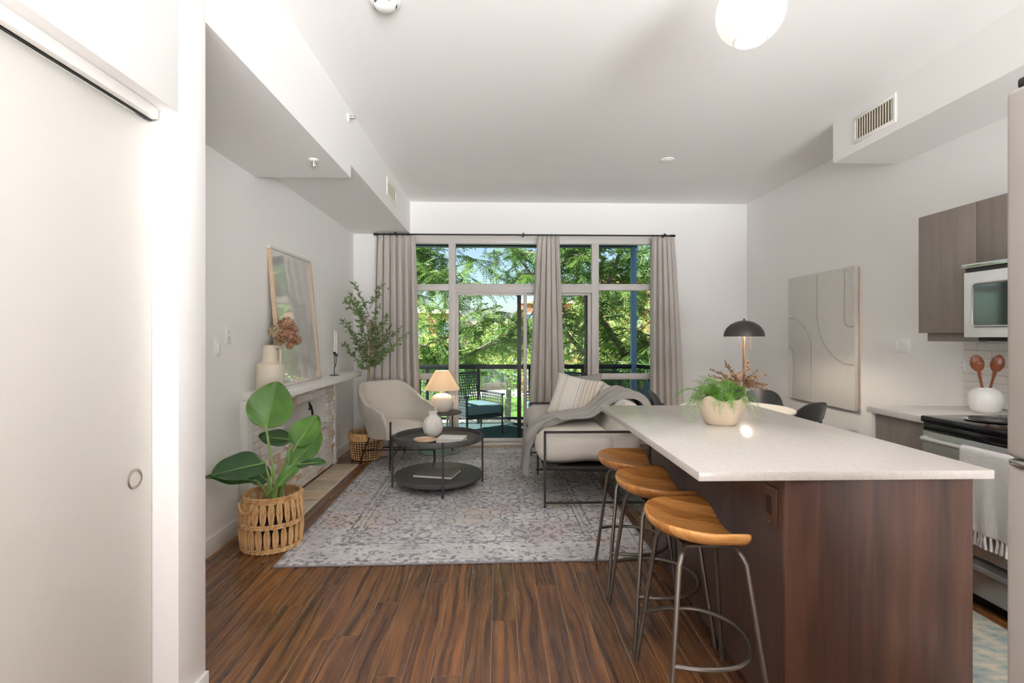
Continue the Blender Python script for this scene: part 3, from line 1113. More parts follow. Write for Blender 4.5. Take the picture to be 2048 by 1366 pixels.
LZ = ST.z + 0.4705
tl_ = thing('table_lamp', 'white gourd table lamp with a lit cone shade on the side table', 'lamp', (at(884, 800, 5.97).x, 5.97, LZ))
M['lamp_body'] = pm('lamp_ceramic', (232, 224, 212), 0.55)
obj('base', MB().lathe([(0, 0), (0.085, 0), (0.105, 0.015), (0.132, 0.06), (0.140, 0.105), (0.132, 0.15), (0.105, 0.19), (0.060, 0.212), (0.034, 0.218), (0.030, 0.225), (0.030, 0.262), (0, 0.262)], 48), M['lamp_body'], tl_, world=False)
obj('bulb_stem', MB().lathe([(0, 0.262), (0.016, 0.262), (0.016, 0.30), (0, 0.30)], 16), M['char_metal'], tl_, world=False)
ts = NT('linen_shade')
ts.t.nodes.remove(ts.p)
dd = ts.n('BsdfDiffuse', Color=lin((246, 236, 220)))
tt = ts.n('BsdfTranslucent', Color=lin((252, 238, 216)))
mx = ts.t.nodes.new('ShaderNodeMixShader')
mx.inputs[0].default_value = 0.5
ts.t.links.new(dd.outputs[0], mx.inputs[1])
ts.t.links.new(tt.outputs[0], mx.inputs[2])
ts.t.links.new(mx.outputs[0], ts.out.inputs['Surface'])
M['shade'] = ts.m
shade_b, shade_t = 0.262, 0.485
mb = MB().lathe([(0.207, shade_b), (0.078, shade_t), (0.076, shade_t), (0.205, shade_b)], 48)
mb.f = [f for f in mb.f if len(f) == 4]
n_ = 48
mb.f += [(3 * n_ + k, 3 * n_ + (k + 1) % n_, (k + 1) % n_, k) for k in range(n_)]
obj('shade', mb, M['shade'], tl_, world=False)
mb = MB()
for k in range(3):
    a = 2 * PI * k / 3
    mb.tube([(0.006 * math.cos(a), 0.006 * math.sin(a), shade_t - 0.02), (0.077 * math.cos(a), 0.077 * math.sin(a), shade_t - 0.004)], 0.0025, 6)
mb.tube([(0, 0, 0.30), (0, 0, shade_t - 0.02)], 0.004, 6)
obj('shade_spider', mb, M['char_metal'], tl_, world=False)
lamp('lamp_glow', 'POINT', (tl_.location.x, tl_.location.y, LZ + 0.36), (0, 0, 0), 5.5, (1.0, 0.84, 0.64), shadow_soft_size=0.03)

# ------------------------------------------------------------------ armchair
tb = NT('boucle_cream')
f = tb.noise(160, 3, 0.7)
tb.set(Base_Color=tb.ramp(f, [(0.3, (196, 189, 178)), (0.7, (220, 214, 204))]), Roughness=0.95)
tb.bump(f, 0.35, 0.004)
M['boucle'] = tb.m
ac = thing('armchair', 'cream upholstered tub armchair with thin black legs by the window', 'armchair', (-1.09, 5.54, 0.0085), R(45))


def ss(a, b, x):
    t = max(0.0, min(1.0, (x - a) / (b - a)))
    return t * t * (3 - 2 * t)


def plan(s):
    ph = abs(s) * 120
    sg = 1 if s >= 0 else -1
    if ph <= 90:
        c, sn = math.cos(R(ph)), math.sin(R(ph))
        n = 3.0
        r = 1.0 / ((abs(sn) / 0.335) ** n + (abs(c) / 0.33) ** n) ** (1 / n)
        return Vector((sg * r * sn, r * c, 0))
    return Vector((sg * (0.335 - 0.012 * ((ph - 90) / 30)), -0.27 * (ph - 90) / 30, 0))


def shell(a, b):
    s = 2 * a - 1
    ph = abs(s) * 120
    h = 0.835 - 0.215 * ss(32, 92, ph) - 0.05 * ss(92, 120, ph)
    z0 = 0.285 + 0.02 * ss(90, 120, ph)
    z = z0 + (h - z0) * b
    k = 0.80 + 0.20 * ss(0.27, 0.58, z)
    p = plan(s) * k
    back = 1 - ss(20, 90, ph)
    p.y += 0.06 * back * max(0, z - 0.42) / 0.42
    p.x *= 1 + 0.05 * ss(0.45, 0.62, z)
    if ph > 90:
        p.y += 0.05 * b ** 3 * ss(95, 120, ph)
    p.z = z
    return p


mb = MB().sheet(61, 16, shell, 0.042)
rim = [shell(0, b / 12) for b in range(0, 12)] + [shell(a / 60, 1) for a in range(61)] + [shell(1, b / 12) for b in range(11, -1, -1)]
mb.tube(rim, 0.0215, 10)
obj('shell', mb, M['boucle'], ac, world=False, smooth=60)
mb = MB()


def seatf(top):
    def fn(a, b):
        r = b
        th = 2 * PI * a
        n = 4.0
        c, s = math.cos(th), math.sin(th)
        rr = 1.0 / ((abs(c) / 0.285) ** n + (abs(s) / 0.29) ** n) ** (1 / n)
        e = (1 - r ** 6)
        z = 0.365 + (0.075 * e if top else -0.055 * e) + (0.0 if not top else 0.008 * (1 - r * r))
        return Vector((rr * r * c, rr * r * s - 0.02, z))
    return fn


mb.grid(48, 12, seatf(True), cu=True)
mb.grid(48, 12, seatf(False), cu=True)
obj('seat_cushion', mb, M['boucle'], ac, world=False, smooth=180)
for sx in (-1, 1):
    for sy in (-1, 1):
        top = (sx * 0.20, sy * 0.20, 0.33) if sy > 0 else (sx * 0.262, -0.262, 0.49)
        mid = (sx * 0.262, sy * 0.262, 0.30)
        pts = [(sx * 0.285, sy * 0.285, 0.0), mid, top] if sy < 0 else [(sx * 0.285, sy * 0.285, 0.0), top]
        obj('leg', MB().tube(pts, 0.0085, 8), M['black'], ac, world=False)
mb = MB()
mb.tube([(-0.276, -0.276, 0.12), (0.276, 0.276, 0.12)], 0.006, 8)
mb.tube([(-0.276, 0.276, 0.122), (0.276, -0.276, 0.122)], 0.006, 8)
obj('cross_stretcher', mb, M['black'], ac, world=False)

# ------------------------------------------------------------------ sofa
tf = NT('oat_linen')
f = tf.noise(120, 3, 0.6, vec=tf.map(None, (1, 1, 1)))
g = tf.noise(3, 3, 0.5)
tf.set(Base_Color=tf.mix(0.5, tf.ramp(f, [(0.3, (204, 196, 187)), (0.7, (224, 217, 209))]), tf.ramp(g, [(0.3, (206, 198, 189)), (0.7, (226, 219, 211))])), Roughness=0.92)
tf.bump(f, 0.2, 0.003)
M['linen'] = tf.m
SX0, SX1, SY0, SY1, SZ = 0.372, 1.27, 4.01, 5.75, 0.0085
so_ = thing('sofa', 'black metal framed sofa with oatmeal linen cushions facing the coffee table', 'sofa', (0.82, 4.88, SZ))
M['iron'] = pm('iron_frame', (58, 54, 51), 0.5, 0.4)
W = 0.018
for y in (SY0, SY1):
    for x, zt_ in ((SX0, 0.606), (SX1, 0.606)):
        obj('leg', MB().bar((x, y, SZ + 0.012), (x, y, zt_), W, W), M['iron'], so_)
        obj('foot', MB().lathe([(0, 0), (0.013, 0), (0.009, 0.014), (0, 0.014)], 12, (x, y, SZ)), M['iron'], so_)
    obj('arm_rail', MB().bar((SX0 - W / 2, y, 0.606), (SX1 + W / 2, y, 0.606), W, W), M['iron'], so_)
    obj('lower_rail', MB().bar((SX0, y, 0.045), (SX1, y, 0.045), W * 0.8, W * 0.8), M['iron'], so_)
    obj('seat_rail', MB().bar((SX0, y, 0.325), (SX1, y, 0.325), W, W), M['iron'], so_)
obj('front_rail', MB().bar((SX0, SY0, 0.325), (SX0, SY1, 0.325), W, W), M['iron'], so_)
obj('back_rail', MB().bar((SX1, SY0, 0.606), (SX1, SY1, 0.606), W, W), M['iron'], so_)
obj('back_lower_rail', MB().bar((SX1, SY0, 0.325), (SX1, SY1, 0.325), W, W), M['iron'], so_)
obj('middle_leg', MB().bar((SX0 + 0.02, 4.98, SZ), (SX0 + 0.02, 4.98, 0.32), W, W), M['iron'], so_)
obj('middle_leg', MB().bar((SX1 - 0.02, 4.98, SZ), (SX1 - 0.02, 4.98, 0.32), W, W), M['iron'], so_)
obj('middle_rail', MB().bar((SX0, 4.98, 0.055), (SX1, 4.98, 0.055), W * 0.8, W * 0.8), M['iron'], so_)


def sling(a, b):
    x = SX0 + 0.02 + (SX1 - SX0 - 0.04) * a
    y = SY0 + 0.015 + (SY1 - SY0 - 0.03) * b
    return (x, y, 0.333 - 0.045 * math.sin(PI * a) * (1.0 - 0.25 * math.sin(PI * b)))


obj('sling', MB().sheet(14, 10, sling, 0.004), pm('dark_canvas', (50, 46, 44), 0.9), so_, smooth=180)
obj('seat_cushion', cushion(0.315, 0.86, 0.128, 18, 0.85, 0.013, 3, 0.12), M['linen'], so_, loc=(0.625, 4.885, 0.472))
for i, y in enumerate((4.475, 5.30)):
    obj('back_cushion', cushion(0.125, 0.42, 0.245, 16, 0.8, 0.026, 5 + i, 0.05), M['linen'], so_, loc=(1.06, y, 0.585 + 0.035 * i), rot=(R(5 - 6 * i), R(19 - 4 * i), R(1 - 2 * i)))
# strap corner of the back sling
obj('back_strap', MB().sheet(6, 4, lambda a, b: (1.20 + 0.10 * a, SY0 + 0.02 + 0.25 * b * a, 0.30 + 0.20 * a + 0.05 * b), 0.004), pm('strap_canvas', (46, 42, 40), 0.9), so_, smooth=180)

# pillows
def stripe_mat():
    t = NT('striped_cotton')
    x = t.sep(t.tc('Object'))[0]
    f = t.noise(150, 3, 0.6)
    col = t.ramp(f, [(0.3, (214, 208, 199)), (0.7, (232, 227, 219))])
    band = t.math('MULTIPLY', t.math('GREATER_THAN', x, 0.075), t.math('LESS_THAN', x, 0.185))
    col = t.mix(t.math('MULTIPLY', band, 0.45), col, lin((196, 180, 158)))
    for c, w in ((-0.115, 0.0025), (-0.10, 0.002), (0.035, 0.003), (0.062, 0.003), (0.080, 0.004), (0.115, 0.003), (0.150, 0.003), (0.183, 0.004)):
        m = t.math('LESS_THAN', t.math('ABSOLUTE', t.math('SUBTRACT', x, c)), w)
        col = t.mix(t.math('MULTIPLY', m, 0.7), col, lin((136, 124, 112)))
    t.set(Base_Color=col, Roughness=0.95)
    t.bump(f, 0.2, 0.003)
    return t.m


tag(obj('striped_pillow', pillow(0.235, 0.225, 0.17, 21, 2), stripe_mat(), loc=(0.735, 4.86, 0.775), rot=(R(-24), R(11), R(-24))),
    'cream throw pillow with brown stripes on the sofa', 'pillow')
tag(obj('grey_pillow', pillow(0.22, 0.20, 0.14, 17, 5), pm('grey_linen', (150, 146, 142), 0.95, bump=(140, 0.2)), loc=(0.86, 5.20, 0.785), rot=(R(-22), R(-4), R(-12))),
    'plain grey throw pillow tucked behind the striped pillow', 'pillow')

# throw blanket
tw_ = NT('grey_knit')
f = tw_.noise(170, 3, 0.6)
tw_.set(Base_Color=tw_.ramp(f, [(0.3, (142, 138, 133)), (0.7, (172, 168, 163))]), Roughness=0.97)
tw_.bump(f, 0.4, 0.003)
BP = smooth_path([(1.315, 4.60, 0.60), (1.262, 4.60, 0.77), (1.170, 4.59, 0.838), (1.045, 4.57, 0.812), (0.930, 4.53, 0.735), (0.80, 4.48, 0.655), (0.62, 4.44, 0.640), (0.46, 4.42, 0.622), (0.345, 4.42, 0.560), (0.285, 4.43, 0.44), (0.270, 4.45, 0.30), (0.262, 4.47, 0.16)], 5)
BW = [0.30, 0.30, 0.29, 0.27, 0.24, 0.20, 0.18, 0.19, 0.20, 0.19, 0.17, 0.16]


def blanket(a, b):
    i = a * (len(BP) - 1)
    k = min(int(i), len(BP) - 2)
    p = BP[k].lerp(BP[k + 1], i - k)
    w = np.interp(a * 11, range(12), BW)
    s = 2 * b - 1
    wav = math.sin(s * 8 + a * 6.0 + 0.8 * math.sin(a * 9)) * 0.6 + math.sin(s * 14.5 - a * 8.0 + 1.0) * 0.45 + 0.5 * noise.noise(Vector((a * 7, s * 3, 2.0)))
    d = (BP[k + 1] - BP[k]).normalized()
    up = Vector((0, 1, 0)).cross(d)
    if up.z < 0 and a < 0.7:
        up = -up
    if a >= 0.7 and up.x > 0:
        up = -up
    amp = 0.036 if 0.2 < a < 0.8 else 0.024
    ed = -0.03 * max(0, abs(s) - 0.75) / 0.25 if a < 0.6 else 0
    q = p + Vector((0, s * w + 0.03 * math.sin(a * 8 + s), 0)) + up * (amp * wav + (0.030 if a > 0.4 else 0.032) + ed)
    if a > 0.95:
        q.z -= 0.05 * (0.5 + 0.5 * math.sin(s * 4 + 1))
    return q


tag(obj('throw_blanket', MB().sheet(60, 41, blanket, 0.007), tw_.m, smooth=180), 'grey knit throw draped over the sofa back and seat', 'blanket')

# ------------------------------------------------------------------ fireplace on the left wall
FY0, FY1 = 3.67, 5.47
NY0, NY1, NZ0, NZ1 = 4.20, 5.25, 0.485, 0.775
fp = thing('fireplace', 'white painted stone fireplace with a mantel on the left wall', 'fireplace', (XL, 4.57, 0))


def stone_mat():
    t = NT('painted_split_stone')
    oi = t.n('ObjectInfo')
    f = t.noise(3.0, 4, 0.65, vec=None)
    pos = t.n('NewGeometry').outputs['Position']
    m = t.noise(16, 4, 0.7, vec=pos)
    xyz = t.sep(pos)
    low = t.math('MULTIPLY', t.math('LESS_THAN', xyz[2], 0.50), t.noise(3.0, 2, 0.5, vec=pos))
    pick = t.math('ADD', oi.outputs['Random'], t.math('MULTIPLY', low, 0.30))
    tint = t.ramp(pick, [(0.0, (240, 237, 232)), (0.72, (234, 229, 222)), (0.86, (224, 214, 198)), (0.97, (214, 190, 158)), (1.0, (196, 156, 122))])
    col = t.mix(t.ramp(m, [(0.35, (0, 0, 0, 1)), (0.6, (1, 1, 1, 1))]), tint, lin((230, 226, 220)))
    t.set(Base_Color=t.mix(0.5, col, tint), Roughness=0.85)
    t.bump(m, 0.5, 0.012)
    return t.m


M['stone'] = stone_mat()
mb = MB()
for (a, b, c, d) in ((FY0, FY1, 0, NZ0), (FY0, FY1, NZ1, 0.915), (FY0, NY0, NZ0, NZ1), (NY1, FY1, NZ0, NZ1)):
    mb.box(XL + 0.0005, XL + 0.026, a, b, c, d)
obj('backing', mb, pm('mortar_white', (222, 216, 208), 0.95), fp)
srng = random.Random(21)
variants = []
for k in range(5):
    bm = bmesh.new()
    bmesh.ops.create_cube(bm, size=1)
    bmesh.ops.bevel(bm, geom=bm.edges[:], offset=0.06, segments=1, affect='EDGES', clamp_overlap=True)
    for v_ in bm.verts:
        v_.co += Vector((srng.uniform(-.10, .10), srng.uniform(-.02, .02), srng.uniform(-.05, .05)))
    me = bpy.data.meshes.new('stone')
    bm.to_mesh(me)
    bm.free()
    me.materials.append(M['stone'])
    variants.append(me)
z = 0.016
while z < 0.90:
    hh = min(srng.choice([0.036, 0.044, 0.052, 0.062]), 0.914 - z)
    if 0.914 - (z + hh) < 0.025:
        hh = 0.914 - z
    if z < NZ0 < z + hh:
        hh = NZ0 - z
    if z < NZ1 < z + hh:
        hh = max(0.02, NZ1 - z)
    y = FY0
    while y < FY1 - 0.02:
        ln = srng.uniform(0.08, 0.20)
        y2 = min(y + ln, FY1)
        if FY1 - y2 < 0.05:
            y2 = FY1
        zc = z + hh / 2
        if NZ0 - 0.005 < zc < NZ1 + 0.005:
            if y < NY0 < y2:
                y2 = NY0
            if NY0 - 1e-6 <= y < NY1 - 1e-6:
                y = NY1
                continue
        dp = srng.uniform(0.022, 0.042)
        o = obj('stone', srng.choice(variants), None, fp, loc=(XL + 0.016 + dp / 2, (y + y2) / 2, zc))
        o.scale = (dp, y2 - y - 0.003, hh - 0.003)
        y = y2
    z += hh
nb = MB()
nb.box(XL - 0.24, XL - 0.23, NY0, NY1, NZ0, NZ1)
nb.box(XL - 0.23, XL + 0.03, NY0, NY0 + 0.008, NZ0, NZ1)
nb.box(XL - 0.23, XL + 0.03, NY1 - 0.008, NY1, NZ0, NZ1)
nb.box(XL - 0.23, XL + 0.03, NY0 + 0.008, NY1 - 0.008, NZ1 - 0.008, NZ1)
obj('firebox', nb, pm('firebox_white', (226, 222, 217), 0.7), fp)
obj('firebox_ledge', MB().box(XL - 0.229, XL + 0.068, NY0 + 0.009, NY1 - 0.009, NZ0 - 0.028, NZ0 + 0.002), M['trim'], fp, bevel=0.004)
for (a, b) in ((FY0 - 0.09, FY0 - 0.002), (FY1 + 0.002, FY1 + 0.09)):
    obj('side_trim', MB().box(XL + 0.0005, XL + 0.055, a, b, 0.0, 0.914), M['trim'], fp, bevel=0.004)
    obj('plinth', MB().box(XL + 0.0005, XL + 0.062, a - 0.005, b, 0.0, 0.12), M['trim'], fp, bevel=0.003)
XM = -1.55
obj('mantel_shelf', MB().box(XL + 0.0005, XM, 3.62, 5.80, 0.915, 0.970), M['trim'], fp, bevel=0.003)
tm = NT('beige_marble')
f = tm.noise(2.2, 5, 0.65, 1.2, tm.map(None, (1.2, 4.5, 1)))
tm.set(Base_Color=tm.ramp(f, [(0.35, (224, 214, 198)), (0.5, (212, 196, 172)), (0.62, (200, 168, 128)), (0.72, (220, 208, 190))]), Roughness=0.3)
for k in range(3):
    a, b = FY0 + k * (5.44 - FY0) / 3, FY0 + (k + 1) * (5.44 - FY0) / 3
    obj('hearth_tile', MB().box(XL + 0.062, -1.492, a + 0.0015, b - 0.0015, 0.0003, 0.010), tm.m, fp, bevel=0.0015)
obj('hearth_edge', MB().box(-1.491, -1.484, FY0, 5.44, 0.0003, 0.011), M['trim'], fp)

# small black bent figurine in the niche
fg = MB()
fg.tube(smooth_path([(XL + 0.0, 5.02, NZ0 + 0.003), (XL - 0.01, 5.00, NZ0 + 0.10), (XL + 0.0, 4.955, NZ0 + 0.165), (XL + 0.0, 4.90, NZ0 + 0.225)], 5), [0.013] * 6 + [0.011] * 6 + [0.014] * 4, 8)
fg.tube([(XL, 4.915, NZ0 + 0.20), (XL + 0.0, 4.885, NZ0 + 0.185)], 0.010, 8)
fg.tube([(XL, 4.895, NZ0 + 0.225), (XL, 4.885, NZ0 + 0.255)], 0.007, 6)
tag(obj('black_figurine', fg, M['black']), 'thin bent black figurine in the white fireplace niche', 'figurine')

# ------------------------------------------------------------------ mantel things
ZM = 0.9702
tm2 = NT('picture_glass_print')
gl = tm2.n('BsdfGlossy', Roughness=0.015)
tm2.set(Base_Color=lin((236, 234, 231)), Roughness=0.6)
mxs = tm2.t.nodes.new('ShaderNodeMixShader')
mxs.inputs[0].default_value = 0.5
tm2.t.links.new(tm2.p.outputs[0], mxs.inputs[1])
tm2.t.links.new(gl.outputs[0], mxs.inputs[2])
tm2.t.links.new(mxs.outputs[0], tm2.out.inputs['Surface'])
MW, MH = 0.43, 1.115
mi = thing('leaning_mirror', 'tall pale framed glass mirror leaning on the mantel', 'mirror', (-1.695, 4.43, ZM + 0.001))
mi.rotation_euler = (0, R(-5.0), 0)
M['pale_wood'] = pm('pale_oak', (204, 178, 150), 0.5, var=(24, 0.10))
M['frame_white'] = pm('whitewashed_oak', (222, 214, 204), 0.45)
fwid = 0.022
obj('frame_bottom', MB().box(-0.016, 0.016, -MW, MW, 0.0, fwid), M['frame_white'], mi, world=False, bevel=0.002)
obj('frame_top', MB().box(-0.016, 0.016, -MW, MW, MH - fwid, MH), M['frame_white'], mi, world=False, bevel=0.002)
for s in (-1, 1):
    a, b = sorted((s * MW, s * (MW - fwid)))
    obj('frame_side', MB().box(-0.016, 0.016, a, b, fwid, MH - fwid), M['pale_wood'], mi, world=False, bevel=0.002)
obj('mirror_pane', MB().box(-0.008, 0.004, -MW + fwid, MW - fwid, fwid, MH - fwid), tm2.m, mi, world=False)

vx, vy = -1.655, 3.73
va = thing('cream_jug_vase', 'cream ceramic jug vase holding dried flowers on the mantel', 'vase', (vx, vy, ZM))
M['cream'] = pm('cream_glaze', (214, 203, 184), 0.5)
obj('body', MB().lathe([(0, 0), (0.088, 0), (0.092, 0.004), (0.093, 0.185), (0.090, 0.196), (0.062, 0.212), (0.054, 0.225), (0.052, 0.33), (0.054, 0.335), (0.049, 0.335), (0.046, 0.23), (0, 0.22)], 40), M['cream'], va, world=False)
obj('handle', MB().tube(smooth_path([(0.05, -0.02, 0.322), (0.082, -0.035, 0.318), (0.088, -0.037, 0.29), (0.086, -0.036, 0.205), (0.080, -0.034, 0.196)], 5), 0.007, 8), M['cream'], va, world=False)


def head_mesh(r, n, seed):
    g = np.random.default_rng(seed)
    V, Fc = [], []
    for i in range(n):
        d = g.normal(size=3)
        d /= np.linalg.norm(d)
        c = d * r * g.uniform(0.55, 1.0) * np.array([1, 1, 0.85])
        a = np.cross(d, g.normal(size=3))
        a /= np.linalg.norm(a)
        b = np.cross(d, a)
        s = r * g.uniform(0.10, 0.19)
        k = len(V)
        V += [c - a * s, c - b * s * 0.8 + d * s * 0.4, c + a * s, c + b * s * 0.8 + d * s * 0.4]
        Fc.append((k, k + 1, k + 2, k + 3))
    me = bpy.data.meshes.new('flower_head')
    me.from_pydata([tuple(v) for v in V], [], Fc)
    return me


M['rust_petal'] = pm('dried_rust', (160, 118, 92), 0.9, var=(40, 0.3))
M['beige_petal'] = pm('dried_beige', (188, 166, 132), 0.9, var=(40, 0.25))
df = thing('dried_flowers', 'dried rust and beige hydrangea heads in the cream jug', 'flowers', (vx, vy, ZM + 0.23))
for i, (u, v_, yy, r, m) in enumerate([(572, 648, 3.72, 0.062, 'rust_petal'), (583, 660, 3.80, 0.052, 'rust_petal'), (553, 664, 3.70, 0.060, 'beige_petal'), (572, 672, 3.66, 0.062, 'rust_petal'), (590, 680, 3.76, 0.050, 'rust_petal'), (560, 680, 3.76, 0.050, 'beige_petal'), (580, 692, 3.64, 0.030, 'rust_petal')]):
    p = at(u, v_, yy)
    p.x = max(p.x, XL + 0.075)
    h = obj('flower_head', head_mesh(r, 340, 60 + i), M[m], df, loc=p)
    obj('stem', MB().tube(smooth_path([(vx, vy, ZM + 0.24), (vx + (p.x - vx) * 0.3, vy + (p.y - vy) * 0.3, ZM + 0.30), tuple(p)], 5), 0.0022, 5), M['beige_petal'], df)

cx, cy = -1.66, 5.19
cs = thing('candle_holder', 'black iron candle holder with two tapers on the mantel', 'candle holder', (cx, cy, ZM))
obj('base', MB().lathe([(0, 0), (0.046, 0), (0.048, 0.003), (0.044, 0.006), (0, 0.007)], 32), M['black'], cs, world=False)
st_ = MB().tube([(0, 0, 0.006), (0, 0, 0.08)], 0.0042, 8)
obj('stem', st_, M['black'], cs, world=False)
for s, hz in ((-1, 0.212), (1, 0.192)):
    a = obj('branch', MB().tube(smooth_path([(0, 0, 0.075), (0.008, s * 0.016, 0.105), (0.010, s * 0.028, 0.15), (0.010, s * 0.030, hz)], 5), 0.0036, 8), M['black'], cs, world=False)
    obj('cup', MB().lathe([(0, 0), (0.013, 0), (0.013, 0.028), (0.010, 0.028), (0.010, 0.006), (0, 0.006)], 16), M['black'], cs, world=False, loc=(0.010, s * 0.030, hz))
    obj('candle', MB().lathe([(0, 0), (0.0095, 0), (0.0075, 0.235), (0.003, 0.243), (0, 0.243)], 16), pm('candle_wax', (232, 224, 212), 0.5), cs, world=False, loc=(0.010, s * 0.030, hz + 0.0075))

# ------------------------------------------------------------------ wall plates on the left wall
def plate(name, label, cat, origin, axis, w, h, kind, col='plastic', dark='slot', gangs=1):
    """wall plate; axis is the facing normal as ('x', 1) etc."""
    t = thing(name, label, cat, origin)
    if axis == 'x+':
        t.rotation_euler = (0, 0, R(90))
    elif axis == 'x-':
        t.rotation_euler = (0, 0, R(-90))
    # local: faces -y
    obj('cover_plate', MB().box(-w / 2, w / 2, -0.006, -0.0004, -h / 2, h / 2), M[col], t, world=False, bevel=0.002)
    for g in range(gangs):
        gx = (g - (gangs - 1) / 2) * 0.046
        if kind == 'outlet':
            obj('socket_face', MB().box(gx - 0.017, gx + 0.017, -0.008, -0.0061, -0.034, 0.034), M['brown_face'] if col == 'brown_plate' else M[col], t, world=False, bevel=0.001)
            for zz in (-0.018, 0.018):
                mb = MB()
                mb.box(gx - 0.008, gx - 0.006, -0.0088, -0.0081, zz + 0.000, zz + 0.009)
                mb.box(gx + 0.006, gx + 0.008, -0.0088, -0.0081, zz + 0.001, zz + 0.008)
                mb.box(gx - 0.002, gx + 0.002, -0.0088, -0.0081, zz - 0.008, zz - 0.004)
                obj('socket_slots', mb, M[dark], t, world=False)
        elif kind == 'switch':
            obj('rocker', MB().box(gx - 0.016, gx + 0.016, -0.010, -0.0061, -0.032, 0.032), M[col], t, world=False, bevel=0.003)
        elif kind == 'dimmer':
            obj('slider', MB().box(gx - 0.012, gx + 0.012, -0.011, -0.0061, -0.036, 0.030), M[col], t, world=False, bevel=0.003)
            obj('slide_knob', MB().box(gx - 0.010, gx + 0.010, -0.014, -0.0111, -0.030, -0.014), M[col], t, world=False, bevel=0.002)
        for zz in (-h * 0.42, h * 0.42):
            obj('screw', MB().lathe([(0, 0), (0.003, 0), (0.0028, 0.001), (0, 0.0012)], 8).xf(Matrix.Translation((gx, -0.006, zz)) @ Matrix.Rotation(R(90), 4, 'X')), M['steel'], t, world=False)
    return t


def wx(u, v_, x):
    """point of the plane X = x at pixel u, v"""
    y = 3.0
    for _ in range(30):
        p = at(u, v_, y)
        y *= x / p.x
    return at(u, v_, y)


p = wx(434, 695, XL)
plate('dimmer_switch', 'white dimmer switch on the fireplace wall nearest the hall corner', 'switch', (XL, p.y, p.z), 'x+', 0.072, 0.118, 'dimmer')
p = wx(455.5, 670, XL)
plate('wall_outlet', 'white wall outlet beside the dimmer on the fireplace wall', 'outlet', (XL, p.y, p.z), 'x+', 0.072, 0.118, 'outlet')
p = at(1401, 688, YB)
plate('wall_switch', 'white wall plate on the window wall beside the right curtain', 'switch', (p.x, YB, p.z), 'y', 0.072, 0.118, 'switch')
p = wx(1804.5, 692, XR)
plate('triple_switch', 'white three-gang switch on the wall above the kitchen counter', 'switch', (XR, p.y, p.z), 'x-', 0.166, 0.118, 'switch', gangs=3)
p = wx(1928, 731, XR)
plate('counter_outlet', 'white outlet on the wall above the kitchen counter', 'outlet', (XR, p.y, p.z), 'x-', 0.075, 0.122, 'outlet')

# ------------------------------------------------------------------ curtains
tcu = NT('grey_linen_curtain')
f = tcu.noise(60, 3, 0.6, vec=tcu.map(None, (8, 8, 1)))
f2 = tcu.noise(60, 3, 0.6, vec=tcu.map(None, (1, 1, 8)))
tcu.set(Base_Color=tcu.ramp(tcu.math('MULTIPLY', tcu.math('ADD', f, f2), 0.5), [(0.35, (184, 178, 171)), (0.65, (206, 200, 193))]), Roughness=0.95)
M['curtain'] = tcu.m
YROD = 6.25
ZROD = at(1047, 470, YROD).z
XR0, XR1 = at(752, 472, YROD).x, at(1346, 472, YROD).x
cr = thing('curtain_rod', 'thin black curtain rod above the window', 'curtain rod', ((XR0 + XR1) / 2, YROD, ZROD))
obj('rod', MB().tube([(XR0, YROD, ZROD), (XR1, YROD, ZROD)], 0.010, 10), M['black'], cr)
for x in (XR0, XR1):
    obj('finial', MB().lathe([(0, -0.03), (0.015, -0.028), (0.016, 0.02), (0.012, 0.028), (0, 0.03)], 16).xf(Matrix.Translation((x, YROD, ZROD)) @ Matrix.Rotation(R(90), 4, 'Y')), M['black'], cr)
for u in (790, 1047, 1330):
    x = at(u, 470, YROD).x
    obj('bracket', MB().box(x - 0.008, x + 0.008, YROD - 0.014, YB - 0.0005, ZROD - 0.006, ZROD + 0.026), M['black'], cr)


def curtain(label, ut, ub, folds, seed, phase=0.0):
    a0, a1 = at(ut[0], 480, YROD).x, at(ut[1], 480, YROD).x
    b0, b1 = at(ub[0], 860, YROD).x, at(ub[1], 860, YROD).x
    ztop, zbot = ZROD - 0.022, 0.016
    t = thing('curtain', label, 'curtain', ((a0 + a1) / 2, YROD, 0), 0, 'grey curtains at the window')
    r = random.Random(seed)
    ph = [r.uniform(-0.5, 0.5) for _ in range(folds + 2)]

    def fn(a, b):
        z = zbot + (ztop - zbot) * b
        e = 1 - b
        k = e ** 0.8
        xa, xb = a0 + (b0 - a0) * k, a1 + (b1 - a1) * k
        sag = 0.5 + 0.5 * math.sin(a * PI)
        w = a * folds * 2 * PI + phase + 0.9 * noise.noise(Vector((a * 3.0 + seed, z * 0.35, 0)))
        amp = 0.030 + 0.022 * e + 0.014 * noise.noise(Vector((a * 5.0, z * 0.8, seed)))
        if b > 0.9:
            amp *= 1 - 0.35 * (b - 0.9) / 0.1
        yy = YROD + math.sin(w) * amp + 0.35 * amp * math.sin(2.1 * w + 1.3 * b + seed)
        xx = xa + (xb - xa) * a + 0.018 * math.sin(w * 1.0 + 1.5) * (0.4 + 0.6 * e)
        zt = z
        if b > 0.97:
            zt += 0.012 * math.sin(w * 1.0 + 0.7)
        return (xx, min(yy, YB - 0.022), zt)

    obj('panel', MB().sheet(folds * 16 + 1, 44, fn, 0.004), M['curtain'], t, smooth=180)
    for i in range(folds):
        a = (i + 0.25) / folds
        x = a0 + (a1 - a0) * a
        obj('ring', MB().tube([(x, YROD + 0.017 * math.cos(2 * PI * k / 14), ZROD - 0.004 + 0.017 * math.sin(2 * PI * k / 14)) for k in range(14)], 0.0022, 6, True), M['black'], t)
    return t


